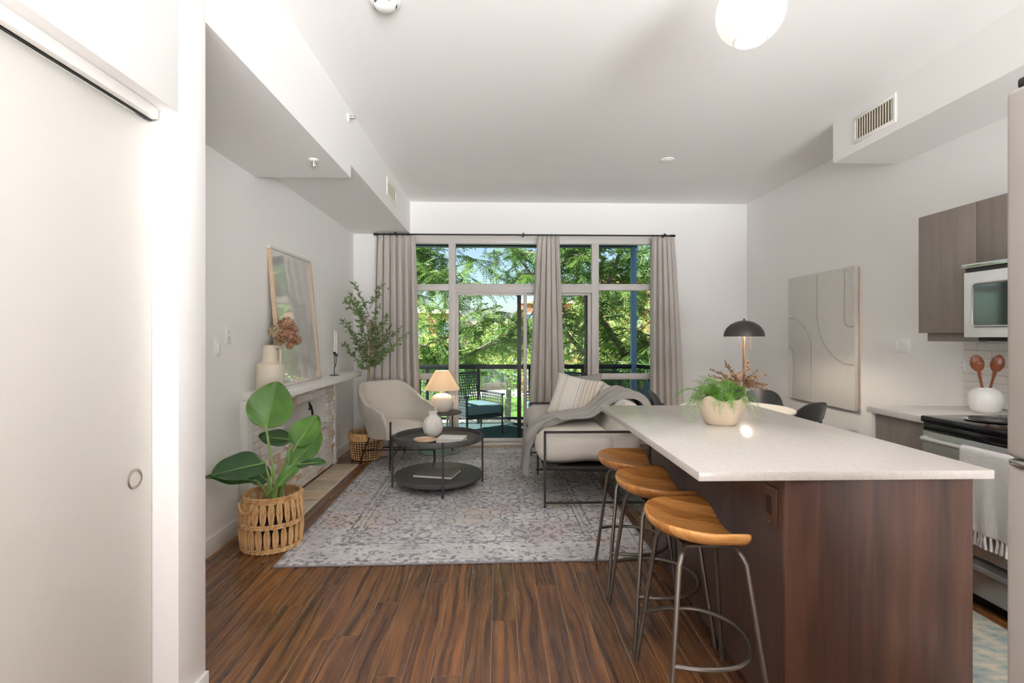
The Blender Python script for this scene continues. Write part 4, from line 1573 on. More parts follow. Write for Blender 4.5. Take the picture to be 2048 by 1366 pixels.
curtain('grey linen curtain at the window behind the olive tree', (752, 829), (744, 839), 6, 3, 0.4)
curtain('grey linen curtain hanging in front of the middle of the patio door', (1075, 1118), (1054, 1134), 5, 8, 1.2)
curtain('grey linen curtain at the window beside the dining corner', (1304, 1347), (1298, 1367), 5, 14, 0.0)

# ------------------------------------------------------------------ baskets and plants
tws = NT('water_hyacinth')
f = tws.noise(30, 3, 0.6, vec=tws.map(None, (1, 1, 0.35)))
oi = tws.n('ObjectInfo')
c1 = tws.ramp(f, [(0.3, (176, 130, 84)), (0.55, (220, 178, 126)), (0.75, (240, 210, 164))])
tws.set(Base_Color=tws.mix(tws.math('MULTIPLY', oi.outputs['Random'], 0.25), c1, lin((158, 112, 70))), Roughness=0.85)
tws.bump(f, 0.4, 0.003)
M['wicker'] = tws.m
M['soil'] = pm('dark_soil', (58, 44, 36), 0.95, var=(40, 0.3))


def rope_ring(mb, r, z, rt, waves, amp, n=96, sq=1.0):
    for ph in (0, PI):
        mb.tube([((r + amp * math.cos(waves * 2 * PI * k / n + ph)) * math.cos(2 * PI * k / n), (r + amp * math.cos(waves * 2 * PI * k / n + ph)) * math.sin(2 * PI * k / n),
                  z + amp * math.sin(waves * 2 * PI * k / n + ph)) for k in range(n)], rt, 6, True)


def leaf_mat(name, c_dark, c_light, vein):
    t = NT(name)
    uv = t.n('UVMap').outputs[0]
    xyz = t.sep(uv)
    cross = t.math('ABSOLUTE', t.math('SUBTRACT', xyz[1], 0.5))
    ph = t.math('SUBTRACT', xyz[0], t.math('MULTIPLY', cross, 0.22))
    w = t.math('SINE', t.math('MULTIPLY', ph, 150.0))
    w = t.math('MULTIPLY', t.math('ADD', w, 1.0), 0.5)
    f = t.noise(6, 3, 0.6)
    col = t.ramp(f, [(0.3, c_dark), (0.7, c_light)])
    col = t.mix(t.math('MULTIPLY', w, 0.22), col, lin(vein))
    t.set(Base_Color=col, Roughness=0.38)
    t.put(t.p, 'Subsurface Weight', 0.0)
    t.bump(w, 0.18, 0.003)
    tr = t.n('BsdfTranslucent', Color=lin((120, 160, 50)))
    mx = t.t.nodes.new('ShaderNodeMixShader')
    mx.inputs[0].default_value = 0.15
    t.t.links.new(t.p.outputs[0], mx.inputs[1])
    t.t.links.new(tr.outputs[0], mx.inputs[2])
    t.t.links.new(mx.outputs[0], t.out.inputs['Surface'])
    return t.m


M['leaf_big'] = leaf_mat('paradise_leaf', (54, 96, 40), (92, 138, 58), (140, 174, 92))
M['leaf_dark'] = leaf_mat('paradise_leaf_dark', (28, 62, 36), (48, 88, 50), (84, 120, 80))
M['petiole'] = pm('green_petiole', (128, 158, 84), 0.5, var=(20, 0.15))


def blade(B, T, W, N, curl=0.0, fold=0.10, wave=0.012, seed=0, m='leaf_big'):
    B, T, N = Vector(B), Vector(T), Vector(N).normalized()
    ax = T - B
    N = (N - ax.normalized() * N.dot(ax.normalized())).normalized()
    side = ax.normalized().cross(N)
    nu, nv = 22, 13

    def fn(a, b):
        s = 2 * b - 1
        pr = (math.sin(PI * min(1, a ** 0.78 * 0.985 + 0.012))) ** 0.62
        q = B + ax * a + side * (W / 2 * pr * s) + N * (fold * W * abs(s) * pr - curl * ax.length * a * a)
        q += N * wave * math.sin(9 * a + 4 * s + seed) * abs(s)
        return q
    mb = MB().grid(nu, nv, fn)
    me = mb.mesh('leaf', smooth=180, fix=False)
    uvl = me.uv_layers.new(name='UVMap')
    for poly in me.polygons:
        for li in poly.loop_indices:
            vi = me.loops[li].vertex_index
            uvl.data[li].uv = ((vi // nv) / (nu - 1), (vi % nv) / (nv - 1))
    me.materials.append(M[m])
    rib = [fn(a / 12, 0.5) + N * 0.002 for a in range(13)]
    return me, rib


bpx, bpy_ = -1.487, 3.375
bp = thing('bird_of_paradise', 'bird of paradise plant with broad leaves in a woven basket by the fireplace', 'plant', (bpx, bpy_, 0.0))
bk = obj('basket', MB().lathe([(0, 0.006), (0.150, 0.006), (0.158, 0.012), (0.158, 0.016), (0, 0.016)], 32, (bpx, bpy_, 0)), M['wicker'], bp)
H1 = 0.345


def brad(z):
    return 0.163 + 0.024 * math.sin(PI * min(1, (z + 0.06) / 0.42)) ** 0.8


NS = 24
smesh = {}
for tier, (z0, z1) in enumerate(((0.030, 0.158), (0.188, 0.315))):
    mb = MB()
    r_ = random.Random(tier)
    for j in range(4):
        dx = (j - 1.5) * 0.0095
        pts = []
        for k in range(6):
            t_ = k / 5
            pin = 0.45 + 0.55 * math.sin(PI * t_) ** 0.6
            pts.append((dx * pin + r_.uniform(-.001, .001), (brad(z0 + (z1 - z0) * t_) - brad((z0 + z1) / 2)) * -1.0 * -1 + (0.004 if j % 2 else -0.001), z0 + (z1 - z0) * t_))
        mb.tube(pts, [0.0045, 0.0058, 0.0062, 0.0062, 0.0058, 0.0045], 6)
    smesh[tier] = (mb.mesh('strand', fix=False), brad((z0 + z1) / 2))
    smesh[tier][0].materials.append(M['wicker'])
for tier in (0, 1):
    me, rr_ = smesh[tier]
    for k in range(NS):
        a = 2 * PI * (k + 0.5 * tier) / NS
        obj('strand', me, None, bk, loc=(bpx + rr_ * math.cos(a), bpy_ + rr_ * math.sin(a), 0), rot=(0, 0, a - PI / 2))
for z, cnt in ((0.018, 2), (0.172, 2), (0.328, 3)):
    mb = MB()
    for c in range(cnt):
        rope_ring(mb, brad(z) + 0.002, z + (c - (cnt - 1) / 2) * 0.014, 0.0055, 18 + 3 * c, 0.005)
    mb.xf(Matrix.Translation((bpx, bpy_, 0)))
    obj('rim' if cnt == 3 else 'hoop', mb, M['wicker'], bk, fix=False)
for a in (R(-118), R(62)):
    c = Vector((math.cos(a), math.sin(a), 0))
    tg_ = Vector((-c.y, c.x, 0))
    pts = [Vector((bpx, bpy_, 0)) + c * (brad(0.3) + 0.014 + 0.012 * math.sin(PI * k / 10)) + tg_ * (0.062 * math.cos(PI * k / 10)) + Vector((0, 0, 0.325 - 0.062 * math.sin(PI * k / 10))) for k in range(11)]
    obj('handle', MB().tube(pts, 0.0085, 8), M['wicker'], bk)
obj('nursery_pot', MB().lathe([(0, 0.017), (0.085, 0.017), (0.105, 0.20), (0.10, 0.20), (0.098, 0.185), (0, 0.185)], 28, (bpx, bpy_, 0)), pm('dark_pot', (44, 42, 40), 0.7), bp)
obj('soil', MB().lathe([(0, 0.186), (0.097, 0.186), (0.06, 0.195), (0, 0.198)], 20, (bpx, bpy_, 0)), M['soil'], bp)
# leaves: base and tip as seen in the photograph, with their depth in the room
CAMV = Vector((0, 0, CAM_Z))
LV = [  # base uv, y, tip uv, y, width, facing tilt, curl, material, root offset
    ((532, 856), 3.34, (553, 762), 3.44, 0.285, (0.25, -1.0, 0.25), 0.05, 'leaf_big'),
    ((592, 892), 3.42, (634, 829), 3.58, 0.195, (0.1, -0.9, 0.5), 0.05, 'leaf_big'),
    ((578, 936), 3.36, (645, 866), 3.60, 0.150, (0.5, -0.8, 0.4), 0.06, 'leaf_big'),
    ((594, 930), 3.30, (650, 921), 3.26, 0.085, (0.1, -0.5, 0.9), 0.10, 'leaf_dark'),
    ((556, 972), 3.22, (602, 922), 3.30, 0.105, (-0.5, -0.8, 0.3), 0.05, 'leaf_big'),
    ((529, 927), 3.25, (426, 944), 2.98, 0.215, (0.1, -0.75, 0.7), 0.10, 'leaf_dark'),
    ((513, 962), 3.20, (410, 948), 3.02, 0.100, (0.0, -0.6, 0.8), 0.10, 'leaf_dark'),
    ((536, 962), 3.42, (492, 928), 3.36, 0.135, (0.3, -0.9, 0.4), 0.05, 'leaf_dark'),
    ((582, 880), 3.52, (514, 870), 3.56, 0.120, (0.0, -0.9, 0.5), 0.10, 'leaf_dark'),
]
for i, (buv, by, tuv, ty, Wd, N, curl, m) in enumerate(LV):
    B, T = at(*buv, by), at(*tuv, ty)
    if T.x < XL + 0.03:
        T.x = XL + 0.03
    me, rib = blade(B, T, Wd, N, curl, 0.10, 0.010, i * 1.7, m)
    lf = obj('leaf', me, None, bp)
    obj('midrib', MB().tube(rib, [0.0055 - 0.0004 * k for k in range(13)], 6), M['petiole'], lf)
    root = Vector((bpx + 0.035 * math.cos(i * 2.4), bpy_ + 0.035 * math.sin(i * 2.4), 0.19))
    mid = root.lerp(B, 0.5) + Vector((0.35 * (root.x - B.x) * 0.3, 0, 0.04))
    obj('stem', MB().tube(smooth_path([root, mid, B, rib[1]], 5), [0.0115] * 5 + [0.008] * 5 + [0.006] * 6, 8), M['petiole'], bp)

# olive tree
ox, oy = -1.475, 5.72
ot = thing('olive_tree', 'slender potted olive tree in a woven basket behind the armchair', 'plant', (ox, oy, 0))
ob = obj('basket', MB().lathe([(0, 0.005), (0.145, 0.005), (0.150, 0.012), (0, 0.014)], 32, (ox, oy, 0)), M['wicker'], ot)


def orad(z):
    return 0.150 + 0.045 * (z / 0.30) ** 0.8


mb = MB()
for k in range(34):
    a = 2 * PI * k / 34
    mb.tube([(orad(z) * math.cos(a), orad(z) * math.sin(a), z) for z in (0.012, 0.08, 0.15, 0.215)], 0.0042, 5)
obj('upright_canes', mb.xf(Matrix.Translation((ox, oy, 0))), M['wicker'], ob, fix=False)
mb = MB()
for k in range(8):
    z = 0.020 + 0.026 * k
    mb.tube([((orad(z) + 0.003 * math.cos(17 * 2 * PI * j / 72 + PI * (k % 2))) * math.cos(2 * PI * j / 72), (orad(z) + 0.003 * math.cos(17 * 2 * PI * j / 72 + PI * (k % 2))) * math.sin(2 * PI * j / 72), z) for j in range(72)], 0.0045, 5, True)
obj('woven_rings', mb.xf(Matrix.Translation((ox, oy, 0))), M['wicker'], ob, fix=False)
mb = MB()
for k in range(8):
    rope_ring(mb, orad(0.225 + 0.011 * k) + 0.001, 0.225 + 0.0105 * k, 0.0052, 14 + k, 0.004, 80)
obj('rim_band', mb.xf(Matrix.Translation((ox, oy, 0))), M['wicker'], ob, fix=False)
obj('liner', MB().lathe([(0, 0.015), (0.135, 0.016), (0.165, 0.24), (0.160, 0.24), (0, 0.225)], 28, (ox, oy, 0)), M['soil'], ot)
M['olive_bark'] = pm('olive_bark', (150, 132, 110), 0.9, var=(30, 0.2))
tp = [(ox - 0.005, oy, 0.22), at(731, 800, oy), at(738, 745, oy), at(737, 690, oy - 0.03), at(741, 640, oy - 0.04)]
obj('trunk', MB().tube(smooth_path(tp, 6), [0.018] * 8 + [0.015] * 8 + [0.011] * 9, 9), M['olive_bark'], ot)
org = random.Random(17)
OV, OF = [], []
tops = [(707, 565), (690, 600), (681, 640), (687, 690), (712, 600), (722, 620), (765, 570), (757, 610), (775, 630), (800, 655), (812, 668), (790, 690), (770, 700), (745, 650), (725, 690), (712, 680), (700, 660), (735, 665), (755, 690), (722, 730), (742, 715), (718, 640), (748, 680), (780, 655), (700, 590), (730, 700), (760, 715), (760, 645)]
br = MB()
for (u, v_) in tops:
    e = at(u, v_, oy + org.uniform(-0.22, 0.20))
    e.x = max(e.x, XL + 0.05)
    e.y = min(e.y, 6.17)
    vs = min(735, v_ + org.uniform(45, 75))
    s_ = at(738 if vs > 690 else 739, vs, oy - 0.02)
    mid = s_.lerp(e, 0.55) + Vector((org.uniform(-.02, .02), org.uniform(-.03, .03), -0.02))
    path = smooth_path([s_, mid, e], 5)
    br.tube(path, [0.005 - 0.0003 * k for k in range(len(path))], 5)
    for k in range(3, len(path)):
        for _ in range(5):
            c = path[k - 1].lerp(path[k], org.random())
            d = (path[k] - path[k - 1]).normalized() * 0.5 + Vector((org.gauss(0, .7), org.gauss(0, .7), org.gauss(0.1, .5)))
            d.normalize()
            L_ = org.uniform(0.042, 0.078)
            sd = d.cross(Vector((org.gauss(0, 1), org.gauss(0, 1), org.gauss(0, 1)))).normalized() * L_ * 0.19
            n0 = len(OV)
            OV += [c, c + d * L_ * 0.4 + sd, c + d * L_, c + d * L_ * 0.4 - sd]
            OF.append((n0, n0 + 1, n0 + 2, n0 + 3))
obj('branches', br, M['olive_bark'], ot, kind='stuff', fix=False)
me = bpy.data.meshes.new('foliage')
me.from_pydata([tuple(v_) for v_ in OV], [], OF)
obj('foliage', me, leafy('olive_leaves', (84, 106, 74), (124, 146, 100), (182, 194, 156), 0.3), ot, kind='stuff')
mb = MB()
for _ in range(26):
    u, v_ = org.choice(tops)
    c = at(u + org.uniform(-14, 14), v_ + org.uniform(-4, 26), oy + org.uniform(-0.15, 0.12))
    c.x = max(c.x, XL + 0.03)
    mb.lathe([(0, -0.010), (0.007, -0.004), (0.007, 0.004), (0, 0.010)], 6, c)
obj('olives', mb, pm('dark_olive', (52, 44, 46), 0.4), ot, kind='stuff', fix=False)

# ------------------------------------------------------------------ island
tq = NT('pale_quartz')
f = tq.noise(220, 2, 0.6)
g = tq.noise(60, 3, 0.7)
tq.set(Base_Color=tq.mix(tq.ramp(f, [(0.62, (0, 0, 0, 1)), (0.70, (1, 1, 1, 1))]), tq.ramp(g, [(0.3, (214, 208, 202)), (0.7, (224, 219, 213))]), lin((196, 188, 180))), Roughness=0.16)
M['quartz'] = tq.m


def walnut(name, c, ax=2, sc=1.0):
    t = NT(name)
    s1 = [26 * sc, 26 * sc, 26 * sc]
    s1[ax] = 1.6 * sc
    s2 = [6 * sc] * 3
    s2[ax] = 0.7 * sc
    f = t.noise(1, 4, 0.6, 0.6, t.map(None, s1))
    g = t.noise(1, 3, 0.55, 1.0, t.map(None, s2))
    h = t.math('ADD', t.math('MULTIPLY', f, 0.4), t.math('MULTIPLY', g, 0.6))
    t.set(Base_Color=t.ramp(h, [(0.32, c[0]), (0.5, c[1]), (0.68, c[2])]), Roughness=0.38)
    t.bump(f, 0.06, 0.002)
    return t.m


M['walnut'] = walnut('dark_walnut_panel', ((44, 29, 24), (78, 51, 41), (106, 73, 57)))
M['espresso'] = walnut('espresso_side', ((70, 52, 46), (84, 64, 57), (96, 75, 67)))
IX0, IX1, IY0, IY1 = 0.992, 1.640, 1.705, 3.25
isl = thing('kitchen_island', 'dark walnut kitchen island under the pale worktop', 'island', ((IX0 + IX1) / 2, 2.5, 0))
obj('side_panel', MB().box(IX0, IX0 + 0.018, IY0 + 0.024, IY1, 0.0, 0.8795), M['espresso'], isl)
obj('end_panel', MB().box(IX0 - 0.012, IX1, IY0, IY0 + 0.022, 0.0, 0.8795), M['walnut'], isl, bevel=0.0015)
obj('far_panel', MB().box(IX0 + 0.018, IX1 - 0.02, IY1 - 0.018, IY1, 0.0, 0.8795), M['espresso'], isl)
obj('carcass', MB().box(IX0 + 0.02, IX1 - 0.025, IY0 + 0.025, IY1 - 0.02, 0.10, 0.878), M['espresso'], isl)
for k in range(3):
    a = IY0 + 0.03 + k * (IY1 - IY0 - 0.04) / 3
    b = IY0 + 0.03 + (k + 1) * (IY1 - IY0 - 0.04) / 3
    dr = obj('door', MB().box(IX1 - 0.0245, IX1 - 0.004, a + 0.002, b - 0.002, 0.11, 0.87), M['walnut'], isl, bevel=0.001)
    obj('handle', MB().tube([(IX1 + 0.016, b - 0.05, 0.62), (IX1 + 0.016, b - 0.05, 0.80)], 0.006, 8), M['steel'], dr)
tag(obj('island_worktop', MB().box(0.676, 1.700, 1.688, 3.330, 0.880, 0.9105), M['quartz'], bevel=0.002), 'pale speckled quartz worktop with a stool overhang on the island', 'worktop')

M['brown_plate'] = pm('brown_plastic', (92, 66, 54), 0.35)
M['brown_face'] = pm('brown_socket', (52, 36, 30), 0.4)
M['brown_slot'] = pm('brown_slot', (30, 22, 20), 0.5)
p = wx(1541, 1009, IX0)
plate('island_outlet', 'dark brown outlet on the side of the island', 'outlet', (IX0, p.y, p.z), 'x-', 0.098, 0.142, 'outlet', 'brown_plate', 'brown_slot')

# ------------------------------------------------------------------ bar stools
def stool_wood():
    t = NT('stool_teak')
    xyz = t.sep(t.tc('Object'))
    oi = t.n('ObjectInfo')
    strip = t.math('FLOOR', t.math('MULTIPLY', t.math('ADD', xyz[1], t.math('MULTIPLY', xyz[0], 0.25)), 17.0))
    wn_ = t.n('TexWhiteNoise')
    wn_.noise_dimensions = '2D'
    cb = t.n('CombineXYZ')
    t.put(cb, 'X', strip)
    t.put(cb, 'Y', t.math('MULTIPLY', oi.outputs['Random'], 13.0))
    t.put(wn_, 'Vector', cb.outputs[0])
    gv = t.n('CombineXYZ')
    t.put(gv, 'X', t.math('MULTIPLY', xyz[0], 5.0))
    t.put(gv, 'Y', t.math('ADD', t.math('MULTIPLY', xyz[1], 60.0), t.math('MULTIPLY', strip, 3.7)))
    t.put(gv, 'Z', t.math('MULTIPLY', xyz[2], 20.0))
    f = t.noise(1, 4, 0.6, 0.6, gv.outputs[0])
    col = t.ramp(t.math('ADD', t.math('MULTIPLY', f, 0.6), t.math('MULTIPLY', wn_.outputs[0], 0.4)),
                 [(0.2, (128, 82, 42)), (0.45, (176, 118, 62)), (0.65, (204, 144, 82)), (0.85, (224, 170, 106))])
    t.set(Base_Color=col, Roughness=0.26)
    return t.m


M['teak'] = stool_wood()
M['stool_metal'] = pm('aged_steel', (112, 104, 96), 0.38, 0.75)


def seat_mesh():
    n = 72
    out = []
    for k in range(n):
        a = 2 * PI * k / n
        c, s = math.cos(a), math.sin(a)
        # rounded rear (-x), straight front edge (+x)
        if c < 0:
            rx = 0.215
            e = 2.25
        else:
            rx = 0.115
            e = 5.0
        r = 1.0 / ((abs(c) / rx) ** e + (abs(s) / 0.212) ** e) ** (1 / e)
        x, y = r * c, r * s
        if c > 0.25:
            x -= 0.022 * (1 - (y / 0.212) ** 2) * ss(0.25, 0.6, c)
        out.append((x, y))

    def ztop(x, y):
        z = 0.058 * (abs(y) / 0.212) ** 2.0
        z += 0.058 * max(0, (-x - 0.02) / 0.195) ** 1.7
        z -= 0.010 * ss(0.02, 0.115, x) * (1 - (y / 0.212) ** 2)
        return z
    mb = MB()
    rings = [(0.0, 'c')] + [(s_, 't') for s_ in (0.25, 0.5, 0.7, 0.85, 0.95, 0.985)] + [(1.0, 'e'), (0.985, 'b'), (0.94, 'b2'), (0.85, 'b3'), (0.6, 'b3'), (0.3, 'b3')]
    idx = []
    for s_, kd in rings:
        if kd == 'c':
            mb.v.append((0, 0, ztop(0, 0)))
            idx.append([0])
            continue
        row = []
        for (x, y) in out:
            X, Y = x * s_, y * s_
            z = ztop(x * min(s_, 0.985), y * min(s_, 0.985))
            z -= {'t': 0.0, 'e': 0.010, 'b': 0.022, 'b2': 0.031, 'b3': 0.036}[kd]
            row.append(len(mb.v))
            mb.v.append((X, Y, z))
        idx.append(row)
    for k in range(n):
        mb.f.append((0, idx[1][k], idx[1][(k + 1) % n]))
    for i in range(1, len(idx) - 1):
        for k in range(n):
            mb.f.append((idx[i][k], idx[i + 1][k], idx[i + 1][(k + 1) % n], idx[i][(k + 1) % n]))
    mb.f.append(tuple(idx[-1][::-1]))
    return mb.mesh('seat', smooth=180)


ZS = 0.638
stl = thing('bar_stool', 'wooden tractor-seat bar stool with steel legs, nearest of three at the island', 'stool', (0.765, 1.915, 0), 0, 'bar stools along the island')
obj('seat', seat_mesh(), M['teak'], stl, world=False, loc=(0.018, 0, ZS))
FX, FY = 0.182, 0.205
for sx in (-1, 1):
    for sy in (-1, 1):
        topx, topy = sx * 0.105, sy * 0.115
        bend = [(sx * FX, sy * FY, 0.0), (sx * (topx * sx + 0.016), sy * (0.115 + 0.016), ZS - 0.085), (topx, topy, ZS - 0.052), (topx * 0.85, topy * 0.75, ZS - 0.038), (topx * 0.4, topy * 0.4, ZS - 0.036)]
        pts = [Vector(bend[0]), Vector(bend[0]).lerp(Vector(bend[1]), 0.5)] + smooth_path(bend[1:], 5)
        obj('leg', MB().tube(pts, 0.0095, 10), M['stool_metal'], stl, world=False)
obj('mount_plate', MB().box(-0.09, 0.09, -0.09, 0.09, ZS - 0.038, ZS - 0.030), M['stool_metal'], stl, world=False)
ring = []
z_r = 0.225
k_ = z_r / (ZS - 0.085)
rx_, ry_ = FX + (0.121 - FX) * k_, FY + (0.131 - FY) * k_
ring = smooth_path([(-rx_, ry_, z_r), (-0.06, ry_ + 0.022, z_r), (0.06, ry_ + 0.012, z_r), (0.145, 0.118, z_r), (0.182, 0.0, z_r), (0.145, -0.118, z_r), (0.06, -ry_ - 0.012, z_r), (-0.06, -ry_ - 0.022, z_r), (-rx_, -ry_, z_r)], 7)
obj('footrest', MB().tube(ring, 0.0088, 10), M['stool_metal'], stl, world=False)
dup(stl, (0.762, 2.393, 0), R(3), 'wooden tractor-seat bar stool with steel legs, middle of three at the island')
dup(stl, (0.762, 2.830, 0), R(-2), 'wooden tractor-seat bar stool with steel legs, farthest of three at the island')

# ------------------------------------------------------------------ fern bowl on the island
fx, fy = 1.165, 2.62
ZI = 0.9107
fb = thing('fern_bowl', 'wavy cream ceramic bowl of green ferns on the island worktop', 'plant', (fx, fy, ZI))
M['bowl'] = pm('sand_glaze', (222, 204, 180), 0.35, var=(8, 0.05))


def bowl_fn(a, z):
    return 1.0


mbw = MB()
NB = 64
prof = [(0.072, 0.0), (0.080, 0.006), (0.098, 0.045), (0.117, 0.085), (0.130, 0.125), (0.134, 0.140), (0.129, 0.140), (0.124, 0.124), (0.108, 0.080), (0.088, 0.04), (0.0, 0.03)]


def wavy(a):
    return 0.010 * math.sin(5 * a + 0.6) + 0.006 * math.sin(8 * a + 2.0)


rows = []
for (r, z) in prof:
    row = []
    for k in range(NB):
        a = 2 * PI * k / NB
        zz = z + (wavy(a) * (z / 0.14) ** 3)
        row.append(len(mbw.v))
        mbw.v.append((r * math.cos(a), r * 0.92 * math.sin(a), zz))
    rows.append(row)
for i in range(len(rows) - 1):
    for k in range(NB):
        mbw.f.append((rows[i][k], rows[i][(k + 1) % NB], rows[i + 1][(k + 1) % NB], rows[i + 1][k]))
mbw.f.append(tuple(rows[0][::-1]))
obj('bowl', mbw, M['bowl'], fb, world=False, smooth=60)
obj('soil', MB().lathe([(0, 0.095), (0.104, 0.095), (0.06, 0.104), (0, 0.107)], 24), M['soil'], fb, world=False)


def fern_frond(L_, arch, droop, seed, w=0.30):
    """arching frond along local +x"""
    r = random.Random(seed)
    mb = MB()
    pts = []
    for k in range(11):
        t_ = k / 10
        pts.append(Vector((L_ * t_ * (1 - 0.12 * t_), 0.01 * math.sin(3 * t_ + seed), max(-0.085, arch * L_ * math.sin(PI * min(1, t_ * 0.85)) - droop * L_ * t_ * t_))))
    mb.tube(pts, [0.0016 - 0.0001 * k for k in range(11)], 4)
    for k in range(1, 22):
        t_ = k / 22
        i = min(int(t_ * 10), 9)
        c = pts[i].lerp(pts[i + 1], t_ * 10 - i)
        d = (pts[i + 1] - pts[i]).normalized()
        pl = L_ * w * (math.sin(PI * (0.12 + 0.86 * t_)) ** 0.8) * r.uniform(0.85, 1.1)
        for sg in (-1, 1):
            pd = (Vector((0, sg, 0)) + d * 0.55 + Vector((0, 0, r.uniform(-0.12, 0.18)))).normalized()
            up = d.cross(pd)
            for q in range(5):
                b_ = c + pd * pl * (q + 0.2) / 5
                for s2 in (-1, 1):
                    ld = (pd * 0.8 + d * s2 * 0.8).normalized()
                    ll = pl * 0.24 * (1 - 0.12 * q)
                    n0 = len(mb.v)
                    wv = ld.cross(up).normalized() * ll * 0.20
                    mb.v += [tuple(b_), tuple(b_ + ld * ll * 0.5 + wv), tuple(b_ + ld * ll), tuple(b_ + ld * ll * 0.5 - wv)]
                    mb.f.append((n0, n0 + 1, n0 + 2, n0 + 3))
    return mb.mesh('frond', fix=False, smooth=0)


M['fern'] = leafy('fern_green', (74, 118, 52), (112, 158, 76), (164, 200, 120), 0.3)
M['fern_grey'] = leafy('fern_grey', (116, 136, 104), (150, 166, 134), (188, 198, 170), 0.3)
frs = random.Random(9)
for k in range(34):
    a = 2 * PI * k / 34 + frs.uniform(-0.15, 0.15)
    big = frs.random()
    me = fern_frond(frs.uniform(0.10, 0.17), frs.uniform(0.25, 0.75), frs.uniform(0.2, 0.6), k)
    me.materials.append(M['fern'])
    obj('frond', me, None, fb, world=False, loc=(0.045 * math.cos(a), 0.045 * math.sin(a), 0.112), rot=(0, -R(frs.uniform(-5, 45)), a))
for (a, L_, dr, tilt, m) in ((R(196), 0.20, 0.9, 0, 'fern_grey'), (R(176), 0.19, 0.35, -12, 'fern'), (R(205), 0.20, 1.2, 10, 'fern_grey'), (R(-52), 0.15, 1.5, 0, 'fern_grey'), (R(-25), 0.16, 1.0, 0, 'fern'), (R(100), 0.17, 0.2, -50, 'fern_grey'), (R(120), 0.15, 0.2, -40, 'fern_grey')):
    me = fern_frond(L_, 0.25, dr, int(a * 10) % 97)
    me.materials.append(M[m])
    obj('frond', me, None, fb, world=False, loc=(0.08 * math.cos(a), 0.08 * math.sin(a), 0.135), rot=(0, R(tilt), a))

# ------------------------------------------------------------------ dining corner
TX, TY = 2.10, 4.42
dt = thing('dining_table', 'round white pedestal dining table in the corner', 'table', (TX, TY, 0))
M['table_white'] = pm('table_laminate', (228, 222, 215), 0.35)
obj('top', MB().lathe([(0, 0.712), (0.455, 0.712), (0.470, 0.722), (0.472, 0.732), (0.468, 0.738), (0, 0.738)], 64), M['table_white'], dt, world=False)
obj('pedestal', MB().lathe([(0.24, 0.0), (0.245, 0.008), (0.20, 0.03), (0.07, 0.07), (0.035, 0.16), (0.032, 0.45), (0.05, 0.65), (0.11, 0.712), (0, 0.712)], 40), M['table_white'], dt, world=False)

ZD = 0.7385
dl = thing('mushroom_lamp', 'bronze dome lamp with two pull chains on the dining table', 'lamp', (at(1488, 700, 4.42).x, 4.42, ZD))
M['bronze'] = pm('dark_bronze_lamp', (70, 64, 60), 0.45, 0.4)
M['brass'] = pm('warm_brass', (158, 122, 92), 0.35, 0.8)
zdb, zdt = at(1488, 673, 4.42).z - ZD, at(1488, 641, 4.42).z - ZD
rd = 0.168
dome = []
for k in range(13):
    a = R(90) * k / 12
    dome.append((rd * math.cos(a), zdb + (zdt - zdb) * math.sin(a)))
dome = [(rd - 0.004, zdb)] + dome
inner = [((rd - 0.005) * math.cos(R(90) * k / 12), zdb + 0.001 + (zdt - zdb - 0.006) * math.sin(R(90) * k / 12)) for k in range(12, -1, -1)]
mb = MB()
mb.grid(49, 13, lambda a, b: (rd * math.cos(R(90) * b) * math.cos(2 * PI * a), rd * math.cos(R(90) * b) * math.sin(2 * PI * a), zdb + (zdt - zdb) * math.sin(R(90) * b)))
obj('shade', mb, M['bronze'], dl, world=False, smooth=180, fix=False)
mb = MB()
mb.grid(49, 13, lambda a, b: ((rd - 0.004) * math.cos(R(90) * b) * math.cos(2 * PI * a), (rd - 0.004) * math.cos(R(90) * b) * math.sin(2 * PI * a), zdb + (zdt - zdb - 0.005) * math.sin(R(90) * b)))
mb.tube([((rd - 0.002) * math.cos(2 * PI * k / 48), (rd - 0.002) * math.sin(2 * PI * k / 48), zdb) for k in range(48)], 0.0022, 6, True)
obj('shade_lining', mb, pm('lamp_lining', (226, 214, 196), 0.6), dl, world=False, smooth=180, fix=False)
obj('finial', MB().lathe([(0, 0), (0.008, 0), (0.008, 0.012), (0.005, 0.018), (0, 0.019)], 12), M['bronze'], dl, world=False, loc=(0, 0, zdt))
obj('pole', MB().tube([(0, 0, 0.012), (0, 0, zdt - 0.006)], 0.0105, 12), M['brass'], dl, world=False)
obj('base', MB().lathe([(0, 0), (0.095, 0), (0.098, 0.004), (0.095, 0.014), (0.02, 0.020), (0, 0.020)], 36), M['bronze'], dl, world=False)
for s in (-1, 1):
    c = obj('pull_chain', MB().tube([(s * 0.049, -0.02, zdb + 0.03), (s * 0.049, -0.02, zdb - 0.075)], 0.0012, 5), M['brass'], dl, world=False)
    obj('pull_knob', MB().tube([(s * 0.049, -0.02, zdb - 0.105), (s * 0.049, -0.02, zdb - 0.075)], 0.0048, 8), M['brass'], c, world=False)
lamp('mushroom_glow', 'POINT', (dl.location.x + 0.03, 4.42, ZD + zdb + 0.045), (0, 0, 0), 17, (1.0, 0.88, 0.72), shadow_soft_size=0.025)

# dried sprigs in a low vase
sx_, sy_ = at(1478, 770, 4.25).x, 4.25
dv = thing('dried_sprigs', 'spiky dried brown sprigs in a dark vase on the dining table', 'flowers', (sx_, sy_, ZD))
obj('vase', MB().lathe([(0, 0), (0.05, 0), (0.062, 0.05), (0.056, 0.12), (0.032, 0.17), (0.036, 0.19), (0.030, 0.19), (0, 0.15)], 28), pm('dark_vase', (70, 62, 56), 0.5), dv, world=False)
M['sprig'] = pm('dried_brown', (138, 108, 80), 0.9, var=(50, 0.25))


